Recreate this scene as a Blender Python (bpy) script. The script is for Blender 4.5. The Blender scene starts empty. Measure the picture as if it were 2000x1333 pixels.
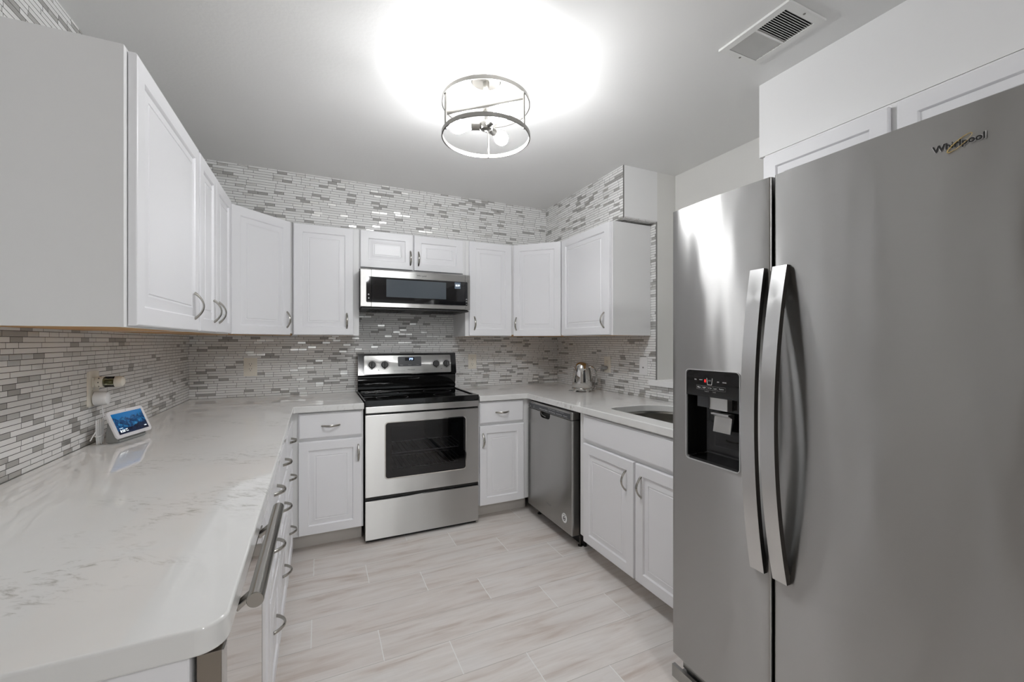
import bpy, bmesh, math, random
from mathutils import Matrix, Vector
PI = math.pi
random.seed(7)
SC = bpy.context.scene
COL = SC.collection

# ------------------------------------------------------------------ camera
cam_d = bpy.data.cameras.new('camera')
cam_d.sensor_width = 36.0
cam_d.lens = 817.06 / 2000 * 36
cam_d.clip_start = 0.02
cam = bpy.data.objects.new('camera', cam_d)
cam.location = (0.784, 0.0, 1.30)
cam.rotation_euler = (PI / 2, 0, -0.4297)
COL.objects.link(cam)
SC.camera = cam

# ------------------------------------------------------------------ world, light, exposure
w = bpy.data.worlds.new('world')
SC.world = w
w.use_nodes = True
w.node_tree.nodes['Background'].inputs[0].default_value = (0.93, 0.97, 1.0, 1)
w.node_tree.nodes['Background'].inputs[1].default_value = 0.7
SC.view_settings.view_transform = 'Standard'
SC.view_settings.look = 'None'
SC.view_settings.gamma = 1.0
SC.view_settings.use_curve_mapping = False
SC.view_settings.exposure = 0.64
BULB = 134.0          # emission of the three lamp bulbs
REAR_FILL = 42.0          # emission of the fill globe added behind the camera
SC.cycles.max_bounces = 10
SC.cycles.diffuse_bounces = 6
SC.cycles.glossy_bounces = 6
SC.cycles.sample_clamp_indirect = 6.0

# ------------------------------------------------------------------ main dimensions
FZ = 0.025           # floor level
W, B, H = 2.804, 3.387, 2.417
CT, CB = 0.914, 0.876
UB, UT = 1.337, 2.073
LAMP = Vector((1.42, 1.65, H))
CR = Vector((0.909, -0.4166, 0))     # two horizontal axes the lamp's arms are turned to
CF = Vector((0.4166, 0.909, 0))

# ------------------------------------------------------------------ materials
def new_mat(name):
    m = bpy.data.materials.new(name)
    m.use_nodes = True
    return m, m.node_tree, m.node_tree.nodes['Principled BSDF']

def simple(name, col, rough=0.5, metal=0.0, ior=1.5, coat=0.0, aniso=0.0, bump=None):
    m, nt, b = new_mat(name)
    b.inputs['Base Color'].default_value = (*col, 1)
    b.inputs['Roughness'].default_value = rough
    b.inputs['Metallic'].default_value = metal
    b.inputs['IOR'].default_value = ior
    b.inputs['Coat Weight'].default_value = coat
    if aniso:
        b.inputs['Anisotropic'].default_value = aniso
    if bump:
        sc, st = bump
        n = nt.nodes.new('ShaderNodeTexNoise'); n.inputs['Scale'].default_value = sc
        n.inputs['Detail'].default_value = 3
        g = nt.nodes.new('ShaderNodeNewGeometry')
        nt.links.new(g.outputs['Position'], n.inputs['Vector'])
        bp = nt.nodes.new('ShaderNodeBump'); bp.inputs['Strength'].default_value = st
        bp.inputs['Distance'].default_value = 0.01
        nt.links.new(n.outputs['Fac'], bp.inputs['Height'])
        nt.links.new(bp.outputs['Normal'], b.inputs['Normal'])
    return m

def emis(name, col, strength, base=(0.8, 0.8, 0.8)):
    m, nt, b = new_mat(name)
    b.inputs['Base Color'].default_value = (*base, 1)
    b.inputs['Emission Color'].default_value = (*col, 1)
    b.inputs['Emission Strength'].default_value = strength
    return m

class NT:
    """small helper to write node graphs as expressions"""
    def __init__(s, nt): s.nt = nt
    def node(s, t, **kw):
        n = s.nt.nodes.new(t)
        for k, v in kw.items(): setattr(n, k, v)
        return n
    def m(s, op, a, b=None, c=None):
        n = s.node('ShaderNodeMath', operation=op)
        for i, v in enumerate((a, b, c)):
            if v is None: continue
            if isinstance(v, (int, float)): n.inputs[i].default_value = v
            else: s.nt.links.new(v, n.inputs[i])
        return n.outputs[0]
    def ramp(s, fac, stops, interp='LINEAR'):
        n = s.node('ShaderNodeValToRGB')
        n.color_ramp.interpolation = interp
        el = n.color_ramp.elements
        while len(el) < len(stops): el.new(0.5)
        for e, (p, c) in zip(el, stops):
            e.position = p; e.color = (*c, 1) if len(c) == 3 else c
        s.nt.links.new(fac, n.inputs[0])
        return n.outputs[0]
    def mix(s, fac, a, b, mode='MIX'):
        n = s.node('ShaderNodeMix', data_type='RGBA', blend_type=mode)
        for i, v in ((0, fac), (6, a), (7, b)):
            if isinstance(v, (int, float)): n.inputs[i].default_value = v
            elif isinstance(v, tuple): n.inputs[i].default_value = (*v, 1)
            else: s.nt.links.new(v, n.inputs[i])
        return n.outputs[2]
    def vec(s, x, y, z):
        n = s.node('ShaderNodeCombineXYZ')
        for i, v in enumerate((x, y, z)):
            if isinstance(v, (int, float)): n.inputs[i].default_value = v
            else: s.nt.links.new(v, n.inputs[i])
        return n.outputs[0]
    def white(s, v, dim='1D'):
        n = s.node('ShaderNodeTexWhiteNoise', noise_dimensions=dim)
        s.nt.links.new(v, n.inputs['W' if dim == '1D' else 'Vector'])
        return n
    def noise(s, v, scale, detail=2, rough=0.5, dist=0):
        n = s.node('ShaderNodeTexNoise')
        n.inputs['Scale'].default_value = scale; n.inputs['Detail'].default_value = detail
        n.inputs['Roughness'].default_value = rough; n.inputs['Distortion'].default_value = dist
        s.nt.links.new(v, n.inputs['Vector'])
        return n.outputs['Fac']

def make_tile():
    m, nt, b = new_mat('mosaic_tile')
    N = NT(nt)
    g = N.node('ShaderNodeNewGeometry')
    sp = N.node('ShaderNodeSeparateXYZ'); nt.links.new(g.outputs['Position'], sp.inputs[0])
    sn = N.node('ShaderNodeSeparateXYZ'); nt.links.new(g.outputs['True Normal'], sn.inputs[0])
    ax = N.m('GREATER_THAN', N.m('ABSOLUTE', sn.outputs[0]), 0.5)
    az = N.m('GREATER_THAN', N.m('ABSOLUTE', sn.outputs[2]), 0.5)
    X, Y, Z = sp.outputs
    u = N.m('ADD', N.m('MULTIPLY', ax, Y), N.m('MULTIPLY', N.m('SUBTRACT', 1.0, ax), X))
    u = N.m('ADD', u, N.m('MULTIPLY', az, N.m('SUBTRACT', Y, X)))
    v = N.m('ADD', N.m('MULTIPLY', az, X), N.m('MULTIPLY', N.m('SUBTRACT', 1.0, az), Z))
    u = N.m('ADD', u, N.m('MULTIPLY', ax, 37.0))
    rowf = N.m('DIVIDE', N.m('SUBTRACT', v, 0.914), 0.0166)
    row = N.m('FLOOR', rowf)
    fr = N.m('SUBTRACT', rowf, row)
    rr = N.white(row).outputs['Value']
    UN = 0.0545
    U = N.m('ADD', N.m('DIVIDE', u, UN), N.m('FLOOR', N.m('MULTIPLY', rr, 911.0)))
    U = N.m('ADD', U, N.m('MULTIPLY', N.m('FRACT', N.m('MULTIPLY', rr, 57.0)), 0.8))
    per = N.m('FLOOR', N.m('DIVIDE', U, 3.0))
    pos = N.m('SUBTRACT', U, N.m('MULTIPLY', per, 3.0))
    rp = N.white(N.vec(row, per, 0.5), '3D').outputs['Value']
    # three units make one long piece, a long and a short, a short and a long, or three shorts
    e1 = N.m('GREATER_THAN', rp, 0.52)
    e2 = N.m('MAXIMUM', N.m('MULTIPLY', N.m('GREATER_THAN', rp, 0.18), N.m('LESS_THAN', rp, 0.52)), N.m('GREATER_THAN', rp, 0.80))
    ge1 = N.m('GREATER_THAN', pos, 1.0); ge2 = N.m('GREATER_THAN', pos, 2.0)
    st = N.m('MAXIMUM', N.m('MULTIPLY', e1, ge1), N.m('MULTIPLY', N.m('MULTIPLY', e2, ge2), 2.0))
    en = N.m('MINIMUM', N.m('SUBTRACT', 3.0, N.m('MULTIPLY', N.m('MULTIPLY', e1, N.m('SUBTRACT', 1.0, ge1)), 2.0)),
             N.m('SUBTRACT', 3.0, N.m('MULTIPLY', e2, N.m('SUBTRACT', 1.0, ge2))))
    short = N.m('LESS_THAN', N.m('SUBTRACT', en, st), 1.5)
    idc = N.white(N.vec(row, per, N.m('ADD', st, 7.3)), '3D').outputs['Color']
    dv = N.m('MULTIPLY', N.m('MINIMUM', fr, N.m('SUBTRACT', 1.0, fr)), 0.0166)
    du = N.m('MULTIPLY', N.m('MINIMUM', N.m('SUBTRACT', pos, st), N.m('SUBTRACT', en, pos)), UN)
    d = N.m('MINIMUM', dv, du)
    tile = N.m('GREATER_THAN', d, 0.0009)
    sc = N.node('ShaderNodeSeparateColor'); nt.links.new(idc, sc.inputs[0])
    r1, r2, r3 = sc.outputs
    # short cells are the ones picked for the brushed metal and grey stone pieces
    metal = N.m('MULTIPLY', short, N.m('LESS_THAN', r1, 0.26))
    grey = N.m('MAXIMUM', N.m('MULTIPLY', short, N.m('GREATER_THAN', r1, 0.80)), N.m('GREATER_THAN', r1, 0.975))
    streak = N.noise(N.vec(N.m('MULTIPLY', u, 14.0), N.m('MULTIPLY', v, 420.0), r2), 1.0, 3)
    base = N.ramp(r2, [(0, (0.76, 0.755, 0.745)), (0.5, (0.82, 0.815, 0.805)), (1, (0.86, 0.855, 0.85))])
    base = N.mix(N.m('MULTIPLY', streak, 0.30), base, (0.66, 0.645, 0.62))
    base = N.mix(grey, base, (0.40, 0.39, 0.375))
    base = N.mix(metal, base, N.ramp(r3, [(0, (0.70, 0.69, 0.67)), (1, (0.90, 0.89, 0.87))]))
    col = N.mix(tile, (0.085, 0.082, 0.076), base)
    nt.links.new(col, b.inputs['Base Color'])
    nt.links.new(N.m('MULTIPLY', metal, tile), b.inputs['Metallic'])
    ro = N.m('SUBTRACT', 0.42, N.m('MULTIPLY', metal, N.m('MULTIPLY', r3, 0.12)))
    ro = N.m('ADD', N.m('MULTIPLY', tile, N.m('SUBTRACT', ro, 0.85)), 0.85)
    nt.links.new(ro, b.inputs['Roughness'])
    bp = N.node('ShaderNodeBump'); bp.inputs['Strength'].default_value = 0.6; bp.inputs['Distance'].default_value = 0.0012
    tilt = N.m('MULTIPLY', metal, N.m('MULTIPLY', streak, 0.10))
    nt.links.new(N.m('ADD', N.m('MINIMUM', N.m('DIVIDE', d, 0.0016), 1.0), tilt), bp.inputs['Height'])
    nt.links.new(bp.outputs['Normal'], b.inputs['Normal'])
    return m

def make_floor():
    m, nt, b = new_mat('wood_look_plank_tile')
    N = NT(nt)
    g = N.node('ShaderNodeNewGeometry')
    sp = N.node('ShaderNodeSeparateXYZ'); nt.links.new(g.outputs['Position'], sp.inputs[0])
    X, Y, Z = sp.outputs
    rf = N.m('DIVIDE', N.m('SUBTRACT', 2.707, Y), 0.196)
    row = N.m('FLOOR', rf); fr = N.m('SUBTRACT', rf, row)
    uf = N.m('DIVIDE', N.m('SUBTRACT', X, N.m('ADD', 0.751, N.m('MULTIPLY', row, 0.267))), 0.803)
    pl = N.m('FLOOR', uf); fu = N.m('SUBTRACT', uf, pl)
    dv = N.m('MULTIPLY', N.m('MINIMUM', fr, N.m('SUBTRACT', 1.0, fr)), 0.196)
    du = N.m('MULTIPLY', N.m('MINIMUM', fu, N.m('SUBTRACT', 1.0, fu)), 0.803)
    d = N.m('MINIMUM', dv, du)
    pid = N.m('ADD', N.m('MULTIPLY', row, 17.13), N.m('MULTIPLY', pl, 5.71))
    rnd = N.white(pid).outputs['Value']
    off = N.m('MULTIPLY', rnd, 53.0)
    p1 = N.vec(N.m('ADD', N.m('MULTIPLY', X, 1.6), off), N.m('MULTIPLY', Y, 13.0), off)
    p2 = N.vec(N.m('ADD', N.m('MULTIPLY', X, 6.0), off), N.m('MULTIPLY', Y, 95.0), off)
    p3 = N.vec(N.m('ADD', N.m('MULTIPLY', X, 2.4), off), N.m('MULTIPLY', Y, 5.0), off)
    n1 = N.noise(p1, 1.4, 5, 0.6, 0.6)
    n2 = N.noise(p2, 1.0, 3, 0.55)
    n3 = N.noise(p3, 1.2, 3, 0.5, 0.4)
    col = N.ramp(n1, [(0.30, (0.56, 0.475, 0.42)), (0.47, (0.755, 0.705, 0.665)), (0.66, (0.83, 0.795, 0.765))])
    col = N.mix(N.m('MULTIPLY', N.m('SUBTRACT', 0.60, n2), 0.6), col, (0.44, 0.385, 0.35))
    col = N.mix(N.ramp(n3, [(0.45, (0, 0, 0)), (0.75, (0.6, 0.6, 0.6))]), col, (0.81, 0.80, 0.79))
    col = N.mix(N.m('MULTIPLY', rnd, 0.25), col, (0.65, 0.575, 0.53))
    ju = N.m('LESS_THAN', du, 0.0018); jv = N.m('LESS_THAN', dv, 0.0010)
    col = N.mix(jv, col, (0.47, 0.44, 0.41))
    col = N.mix(ju, col, (0.88, 0.87, 0.85))
    nt.links.new(col, b.inputs['Base Color'])
    nt.links.new(N.m('ADD', 0.36, N.m('MULTIPLY', n2, 0.12)), b.inputs['Roughness'])
    bp = N.node('ShaderNodeBump'); bp.inputs['Strength'].default_value = 0.25; bp.inputs['Distance'].default_value = 0.001
    nt.links.new(N.m('MINIMUM', N.m('DIVIDE', d, 0.0018), 1.0), bp.inputs['Height'])
    nt.links.new(bp.outputs['Normal'], b.inputs['Normal'])
    return m

def make_quartz():
    m, nt, b = new_mat('white_quartz')
    N = NT(nt)
    g = N.node('ShaderNodeNewGeometry')
    mp = N.node('ShaderNodeMapping'); mp.inputs['Rotation'].default_value = (0, 0, 0.5)
    nt.links.new(g.outputs['Position'], mp.inputs[0])
    P = mp.outputs[0]
    st = N.node('ShaderNodeVectorMath', operation='MULTIPLY'); st.inputs[1].default_value = (1.0, 2.6, 1.0)
    nt.links.new(P, st.inputs[0])
    n1 = N.noise(st.outputs[0], 5.0, 6, 0.65, 1.2)
    n2 = N.noise(st.outputs[0], 26.0, 4, 0.65, 0.8)
    mask = N.noise(P, 3.2, 2, 0.5)
    vein = N.m('SUBTRACT', 1.0, N.m('MINIMUM', N.m('MULTIPLY', N.m('ABSOLUTE', N.m('SUBTRACT', n1, 0.5)), 16.0), 1.0))
    sp = N.m('GREATER_THAN', n2, 0.52)
    f = N.m('MULTIPLY', N.m('MULTIPLY', vein, N.ramp(n2, [(0.48, (0, 0, 0)), (0.66, (1, 1, 1))])),
            N.ramp(mask, [(0.50, (0, 0, 0)), (0.64, (1, 1, 1))]))
    col = N.mix(N.noise(P, 9.0, 3), (0.76, 0.76, 0.745), (0.81, 0.81, 0.80))
    col = N.mix(N.m('MULTIPLY', f, 0.62), col, (0.24, 0.225, 0.19))
    nt.links.new(col, b.inputs['Base Color'])
    b.inputs['Roughness'].default_value = 0.035
    b.inputs['IOR'].default_value = 1.55
    return m

def make_steel(name, col=(0.60, 0.595, 0.58), rough=0.27, aniso=0.75, rot=0.0, wav=0.0, fine=0.02):
    m, nt, b = new_mat(name)
    N = NT(nt)
    tc = N.node('ShaderNodeTexCoord')
    sp = N.node('ShaderNodeSeparateXYZ'); nt.links.new(tc.outputs['Object'], sp.inputs[0])
    X, Y, Z = sp.outputs
    gr = N.noise(N.vec(N.m('MULTIPLY', X, 5.0), N.m('MULTIPLY', Y, 5.0), N.m('MULTIPLY', Z, 1600.0)), 1.0, 2)
    c2 = tuple(c * 0.965 for c in col)
    nt.links.new(N.mix(gr, c2, col), b.inputs['Base Color'])
    b.inputs['Metallic'].default_value = 1.0
    nt.links.new(N.m('ADD', rough - fine / 2, N.m('MULTIPLY', gr, fine)), b.inputs['Roughness'])
    b.inputs['Anisotropic'].default_value = aniso
    b.inputs['Anisotropic Rotation'].default_value = rot
    tg = N.node('ShaderNodeTangent', direction_type='RADIAL', axis='Z')
    nt.links.new(tg.outputs[0], b.inputs['Tangent'])
    if wav:
        wn = N.noise(N.vec(N.m('MULTIPLY', X, 9.0), 0.0, N.m('MULTIPLY', Z, 2.2)), 1.0, 1)
        bp = N.node('ShaderNodeBump'); bp.inputs['Strength'].default_value = 1.0; bp.inputs['Distance'].default_value = wav
        nt.links.new(wn, bp.inputs['Height'])
        nt.links.new(bp.outputs['Normal'], b.inputs['Normal'])
    return m

def make_glass(name, tint=(0.35, 0.36, 0.38), rough=0.02):
    m, nt, b = new_mat(name)
    N = NT(nt)
    tr = N.node('ShaderNodeBsdfTransparent'); tr.inputs[0].default_value = (*tint, 1)
    gl = N.node('ShaderNodeBsdfGlossy'); gl.inputs['Roughness'].default_value = rough
    fr = N.node('ShaderNodeFresnel'); fr.inputs[0].default_value = 1.5
    mx = N.node('ShaderNodeMixShader')
    nt.links.new(fr.outputs[0], mx.inputs[0]); nt.links.new(tr.outputs[0], mx.inputs[1]); nt.links.new(gl.outputs[0], mx.inputs[2])
    nt.links.new(mx.outputs[0], nt.nodes['Material Output'].inputs[0])
    return m

def make_wood():
    m, nt, b = new_mat('honey_wood')
    N = NT(nt)
    g = N.node('ShaderNodeNewGeometry')
    st = N.node('ShaderNodeVectorMath', operation='MULTIPLY'); st.inputs[1].default_value = (40.0, 3.0, 3.0)
    nt.links.new(g.outputs['Position'], st.inputs[0])
    n = N.noise(st.outputs[0], 1.0, 4)
    nt.links.new(N.ramp(n, [(0.3, (0.42, 0.20, 0.055)), (0.7, (0.66, 0.38, 0.13))]), b.inputs['Base Color'])
    b.inputs['Roughness'].default_value = 0.5
    return m

def make_screen():
    """the blue mountain wallpaper a lit screen shows"""
    m, nt, b = new_mat('lit_screen_mountains')
    N = NT(nt)
    uv = N.node('ShaderNodeTexCoord')
    sp = N.node('ShaderNodeSeparateXYZ'); nt.links.new(uv.outputs['UV'], sp.inputs[0])
    U, V, _ = sp.outputs
    P = N.vec(U, N.m('MULTIPLY', V, 0.62), 0.0)
    ridge = N.noise(N.vec(U, 0.0, 3.0), 4.5, 5, 0.62)
    far = N.m('ADD', 0.42, N.m('MULTIPLY', ridge, 0.72))
    near = N.m('ADD', N.m('MULTIPLY', U, 0.20), N.m('MULTIPLY', N.noise(N.vec(U, 2.0, 9.0), 5.0, 5, 0.65), 0.34))
    rock = N.noise(P, 11.0, 8, 0.75, 0.8)
    rcol = N.ramp(rock, [(0.34, (0.001, 0.006, 0.03)), (0.50, (0.003, 0.045, 0.15)), (0.60, (0.015, 0.20, 0.42)), (0.72, (0.18, 0.48, 0.62))])
    sky = N.mix(V, (0.0, 0.16, 0.42), (0.002, 0.13, 0.36))
    nc = N.ramp(rock, [(0.45, (0.0008, 0.001, 0.012)), (0.75, (0.015, 0.045, 0.12))])
    col = N.mix(N.m('GREATER_THAN', V, far), rcol, sky)
    col = N.mix(N.m('LESS_THAN', V, near), col, nc)
    b.inputs['Base Color'].default_value = (0.01, 0.01, 0.012, 1)
    b.inputs['Roughness'].default_value = 0.12
    nt.links.new(col, b.inputs['Emission Color'])
    b.inputs['Emission Strength'].default_value = 0.55
    return m

M = {}
M['tile'] = make_tile()
M['floor'] = make_floor()
M['quartz'] = make_quartz()
M['wood'] = make_wood()
M['screen'] = make_screen()
M['steel'] = make_steel('brushed_steel', rough=0.33, aniso=1.0, rot=0.25, wav=0.0016)
M['fridge'] = make_steel('brushed_fridge_steel', (0.46, 0.457, 0.45), 0.30, 1.0, 0.25, 0.0045)
M['dw'] = make_steel('dark_brushed_steel', (0.42, 0.415, 0.40), 0.26, 1.0, 0.25)
M['handle_steel'] = make_steel('satin_handle_steel', (0.66, 0.66, 0.655), 0.33, 0.3)
M['sink'] = make_steel('sink_steel', (0.42, 0.41, 0.385), 0.24, 0.5)
M['nickel'] = simple('satin_nickel', (0.44, 0.425, 0.39), 0.24, 1.0)
M['lampmetal'] = simple('brushed_nickel', (0.33, 0.32, 0.30), 0.30, 1.0)
M['chrome'] = simple('polished_chrome', (0.66, 0.65, 0.63), 0.05, 1.0)
M['darkmetal'] = simple('dark_metal', (0.10, 0.095, 0.088), 0.35, 1.0)
M['cab'] = simple('white_cabinet_lacquer', (0.86, 0.86, 0.88), 0.32)
M['cabside'] = simple('white_cabinet_laminate', (0.84, 0.84, 0.84), 0.42)
M['ceil'] = simple('ceiling_paint', (0.80, 0.80, 0.79), 0.34, bump=(70, 0.05))
M['wall'] = simple('wall_paint', (0.77, 0.765, 0.74), 0.5, bump=(90, 0.04))
M['rearwall'] = simple('taupe_wall_paint', (0.34, 0.315, 0.29), 0.6)
M['soffit'] = simple('white_soffit_paint', (0.85, 0.85, 0.85), 0.45, bump=(90, 0.03))
M['kick'] = simple('grey_kick_paint', (0.66, 0.63, 0.59), 0.5)
M['blackgloss'] = simple('black_enamel', (0.006, 0.006, 0.006), 0.07)
M['cooktop'] = simple('black_ceramic_glass', (0.004, 0.004, 0.004), 0.03)
M['blackglass'] = simple('black_glass', (0.008, 0.008, 0.009), 0.04)
M['black'] = simple('black_plastic', (0.012, 0.012, 0.012), 0.45)
M['dark'] = simple('dark_cavity', (0.025, 0.025, 0.025), 0.6)
M['graphite'] = simple('graphite_plastic', (0.055, 0.058, 0.064), 0.3)
M['knob'] = simple('charcoal_knob', (0.045, 0.045, 0.045), 0.4)
M['screenmesh'] = simple('blue_grey_window_mesh', (0.075, 0.09, 0.105), 0.12)
M['ovenin'] = simple('oven_enamel', (0.03, 0.03, 0.033), 0.35)
M['ovenglass'] = make_glass('oven_glass', (0.62, 0.62, 0.64))
M['mirrorglass'] = simple('mirrored_dark_glass', (0.72, 0.70, 0.68), 0.03, 1.0)
M['coolerside'] = simple('bronze_steel_edge', (0.30, 0.27, 0.235), 0.3, 1.0)
M['barsteel'] = make_steel('bar_handle_steel', (0.40, 0.385, 0.36), 0.24, 0.3)
M['ivory'] = simple('ivory_plastic', (0.82, 0.78, 0.69), 0.35)
M['white'] = simple('white_plastic', (0.80, 0.80, 0.80), 0.3)
M['bezel'] = simple('white_bezel', (0.82, 0.81, 0.83), 0.25)
M['fabric'] = simple('grey_fabric', (0.28, 0.285, 0.275), 0.9)
M['greyplug'] = simple('grey_plug_plastic', (0.36, 0.36, 0.36), 0.4)
M['clear'] = make_glass('clear_plastic', (0.80, 0.80, 0.70))
M['amber'] = simple('olive_bulb_glass', (0.25, 0.25, 0.13), 0.1, 0.3)
M['silverprint'] = simple('silver_print', (0.75, 0.75, 0.75), 0.35, 0.6)
M['blackprint'] = simple('black_print', (0.015, 0.015, 0.015), 0.4)
M['greyprint'] = simple('grey_print', (0.30, 0.30, 0.30), 0.5)
M['whiteprint'] = simple('white_print', (0.85, 0.85, 0.85), 0.5)
M['gold'] = simple('gold_ring', (0.72, 0.55, 0.25), 0.25, 1.0)
M['bulb'] = emis('lit_bulb', (0.975, 0.985, 1.0), BULB, (0.9, 0.9, 0.9))
M['globe'] = emis('lit_fill_globe', (0.985, 0.99, 1.0), REAR_FILL)
M['led_blue'] = emis('blue_led_digits', (0.25, 0.42, 1.0), 3.0)
M['led_white'] = emis('white_led_digits', (0.85, 0.95, 1.0), 1.0)
M['led_red'] = emis('red_led', (1.0, 0.02, 0.02), 0.5, (0.2, 0.01, 0.01))
M['led_panel'] = emis('dim_lcd_panel', (0.35, 0.5, 0.65), 0.10, (0.05, 0.06, 0.08))
M['vent'] = simple('vent_enamel', (0.80, 0.80, 0.78), 0.4)
M['edge'] = simple('grey_edge_strip', (0.30, 0.30, 0.29), 0.35, 0.8)

# ------------------------------------------------------------------ mesh helpers
def smooth_mesh(bm, ang=32):
    bm.normal_update()
    for f in bm.faces: f.smooth = True
    for f in bm.faces: f.tag = False
    area = {f: f.calc_area() for f in bm.faces}
    for e in bm.edges:
        if len(e.link_faces) != 2:
            e.smooth = False; continue
        a, b = e.link_faces
        t = e.calc_face_angle(0)
        big, small = max(area[a], area[b]), max(min(area[a], area[b]), 1e-12)
        # a wide flat face keeps its own normal beside a narrow rounded edge
        e.smooth = t < math.radians(ang) and not (t > 0.02 and big / small > 10)

def obj(name, bm, mat, parent=None, label=None, ang=32):
    if isinstance(bm, bmesh.types.BMesh):
        smooth_mesh(bm, ang)
        me = bpy.data.meshes.new(name)
        bm.to_mesh(me); bm.free()
    else:
        me = bm
    for mt in (mat if isinstance(mat, (list, tuple)) else [mat]):
        me.materials.append(M[mt] if isinstance(mt, str) else mt)
    o = bpy.data.objects.new(name, me)
    COL.objects.link(o)
    if parent: o.parent = parent
    if label: o['label'] = label
    return o

def tag(o, label, cat, group=None):
    o['label'] = label; o['category'] = cat
    if group: o['group'] = group
    return o

def thing(name, label, cat, loc=(0, 0, 0), rz=0.0, group=None):
    o = bpy.data.objects.new(name, None)
    o.empty_display_size = 0.05
    COL.objects.link(o)
    o.location = loc; o.rotation_euler = (0, 0, rz)
    return tag(o, label, cat, group)

def struct(name, bm, mat, parent=None):
    o = obj(name, bm, mat, parent)
    o['kind'] = 'structure'
    return o

def box(bm, x0, x1, y0, y1, z0, z1, bev=0.0, seg=2, mi=0, mat4=None):
    vs = [bm.verts.new((x, y, z)) for x in (x0, x1) for y in (y0, y1) for z in (z0, z1)]
    idx = [(0, 1, 3, 2), (4, 6, 7, 5), (0, 4, 5, 1), (2, 3, 7, 6), (0, 2, 6, 4), (1, 5, 7, 3)]
    fs = [bm.faces.new([vs[i] for i in q]) for q in idx]
    for f in fs: f.material_index = mi
    bmesh.ops.recalc_face_normals(bm, faces=fs)
    if mat4 is not None:
        bmesh.ops.transform(bm, matrix=mat4, verts=vs)
    if bev > 0:
        es = list({e for f in fs for e in f.edges})
        bmesh.ops.bevel(bm, geom=es, offset=bev, segments=seg, profile=0.5, affect='EDGES', material=-1)
    return bm

def nb(*boxes, bev=0.0):
    bm = bmesh.new()
    for q in boxes: box(bm, *q, bev=bev)
    return bm

def prism(bm, pts, z0, z1, mi=0, axis='z'):
    """closed outline in a plane, pushed along the third axis"""
    def P(a, b, t):
        return {'z': (a, b, t), 'y': (a, t, b), 'x': (t, a, b)}[axis]
    lo = [bm.verts.new(P(a, b, z0)) for a, b in pts]
    hi = [bm.verts.new(P(a, b, z1)) for a, b in pts]
    n = len(pts)
    fs = [bm.faces.new(lo), bm.faces.new(hi)]
    for i in range(n):
        fs.append(bm.faces.new((lo[i], lo[(i + 1) % n], hi[(i + 1) % n], hi[i])))
    for f in fs: f.material_index = mi
    bmesh.ops.recalc_face_normals(bm, faces=fs)
    return fs

def rrect(x0, x1, z0, z1, r, n=6):
    pts = []
    for cx, cz, a0 in ((x1 - r, z1 - r, 0), (x0 + r, z1 - r, 90), (x0 + r, z0 + r, 180), (x1 - r, z0 + r, 270)):
        for k in range(n + 1):
            a = math.radians(a0 + 90 * k / n)
            pts.append((cx + r * math.cos(a), cz + r * math.sin(a)))
    return pts

def tube(bm, pts, rx, ry=None, n=12, up=None, caps=True, closed=False, mi=0):
    """elliptic tube along a polyline; rx, ry may be lists"""
    pts = [Vector(p) for p in pts]
    m = len(pts)
    ry = rx if ry is None else ry
    R = lambda q, i: q[i] if isinstance(q, (list, tuple)) else q
    rings = []
    ref = Vector(up) if up else None
    for i, p in enumerate(pts):
        a = pts[(i - 1) % m] if (closed or i > 0) else p
        b = pts[(i + 1) % m] if (closed or i < m - 1) else p
        t = (b - a).normalized()
        if ref is None:
            ref = Vector((0, 0, 1)) if abs(t.z) < 0.9 else Vector((1, 0, 0))
        u = (ref - t * ref.dot(t))
        if u.length < 1e-6: u = t.orthogonal()
        u.normalize()
        v = t.cross(u)
        if not up: ref = u
        rings.append([bm.verts.new(p + u * (R(rx, i) * math.cos(2 * PI * k / n)) + v * (R(ry, i) * math.sin(2 * PI * k / n))) for k in range(n)])
    fs = []
    for i in range(m if closed else m - 1):
        A, C = rings[i], rings[(i + 1) % m]
        for k in range(n):
            fs.append(bm.faces.new((A[k], A[(k + 1) % n], C[(k + 1) % n], C[k])))
    if caps and not closed:
        fs.append(bm.faces.new(rings[0][::-1])); fs.append(bm.faces.new(rings[-1]))
    for f in fs: f.material_index = mi
    bmesh.ops.recalc_face_normals(bm, faces=fs)
    return bm

def lathe(bm, prof, n=40, mat4=None, mi=0):
    rings, vs = [], []
    for r, z in prof:
        if r < 1e-6:
            q = [bm.verts.new((0, 0, z))]
        else:
            q = [bm.verts.new((r * math.cos(2 * PI * k / n), r * math.sin(2 * PI * k / n), z)) for k in range(n)]
        rings.append(q); vs += q
    fs = []
    for A, C in zip(rings, rings[1:]):
        for k in range(n):
            l = (k + 1) % n
            if len(A) == 1 and len(C) == 1: continue
            if len(A) == 1: fs.append(bm.faces.new((A[0], C[l], C[k])))
            elif len(C) == 1: fs.append(bm.faces.new((A[k], A[l], C[0])))
            else: fs.append(bm.faces.new((A[k], A[l], C[l], C[k])))
    if prof[0] == prof[-1]:
        bmesh.ops.remove_doubles(bm, verts=rings[0] + rings[-1], dist=1e-6)
        vs = [v for v in vs if v.is_valid]; fs = [f for f in fs if f.is_valid]
    else:
        for q in (rings[0], rings[-1]):
            if len(q) > 1: fs.append(bm.faces.new(q))
    for f in fs: f.material_index = mi
    bmesh.ops.recalc_face_normals(bm, faces=fs)
    if mat4 is not None: bmesh.ops.transform(bm, matrix=mat4, verts=vs)
    return bm

def face_y(x, y, z):      # a lathe standing on a front face: its axis points out of the front (-y)
    return Matrix.Translation((x, y, z)) @ Matrix.Rotation(PI / 2, 4, 'X')

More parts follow.
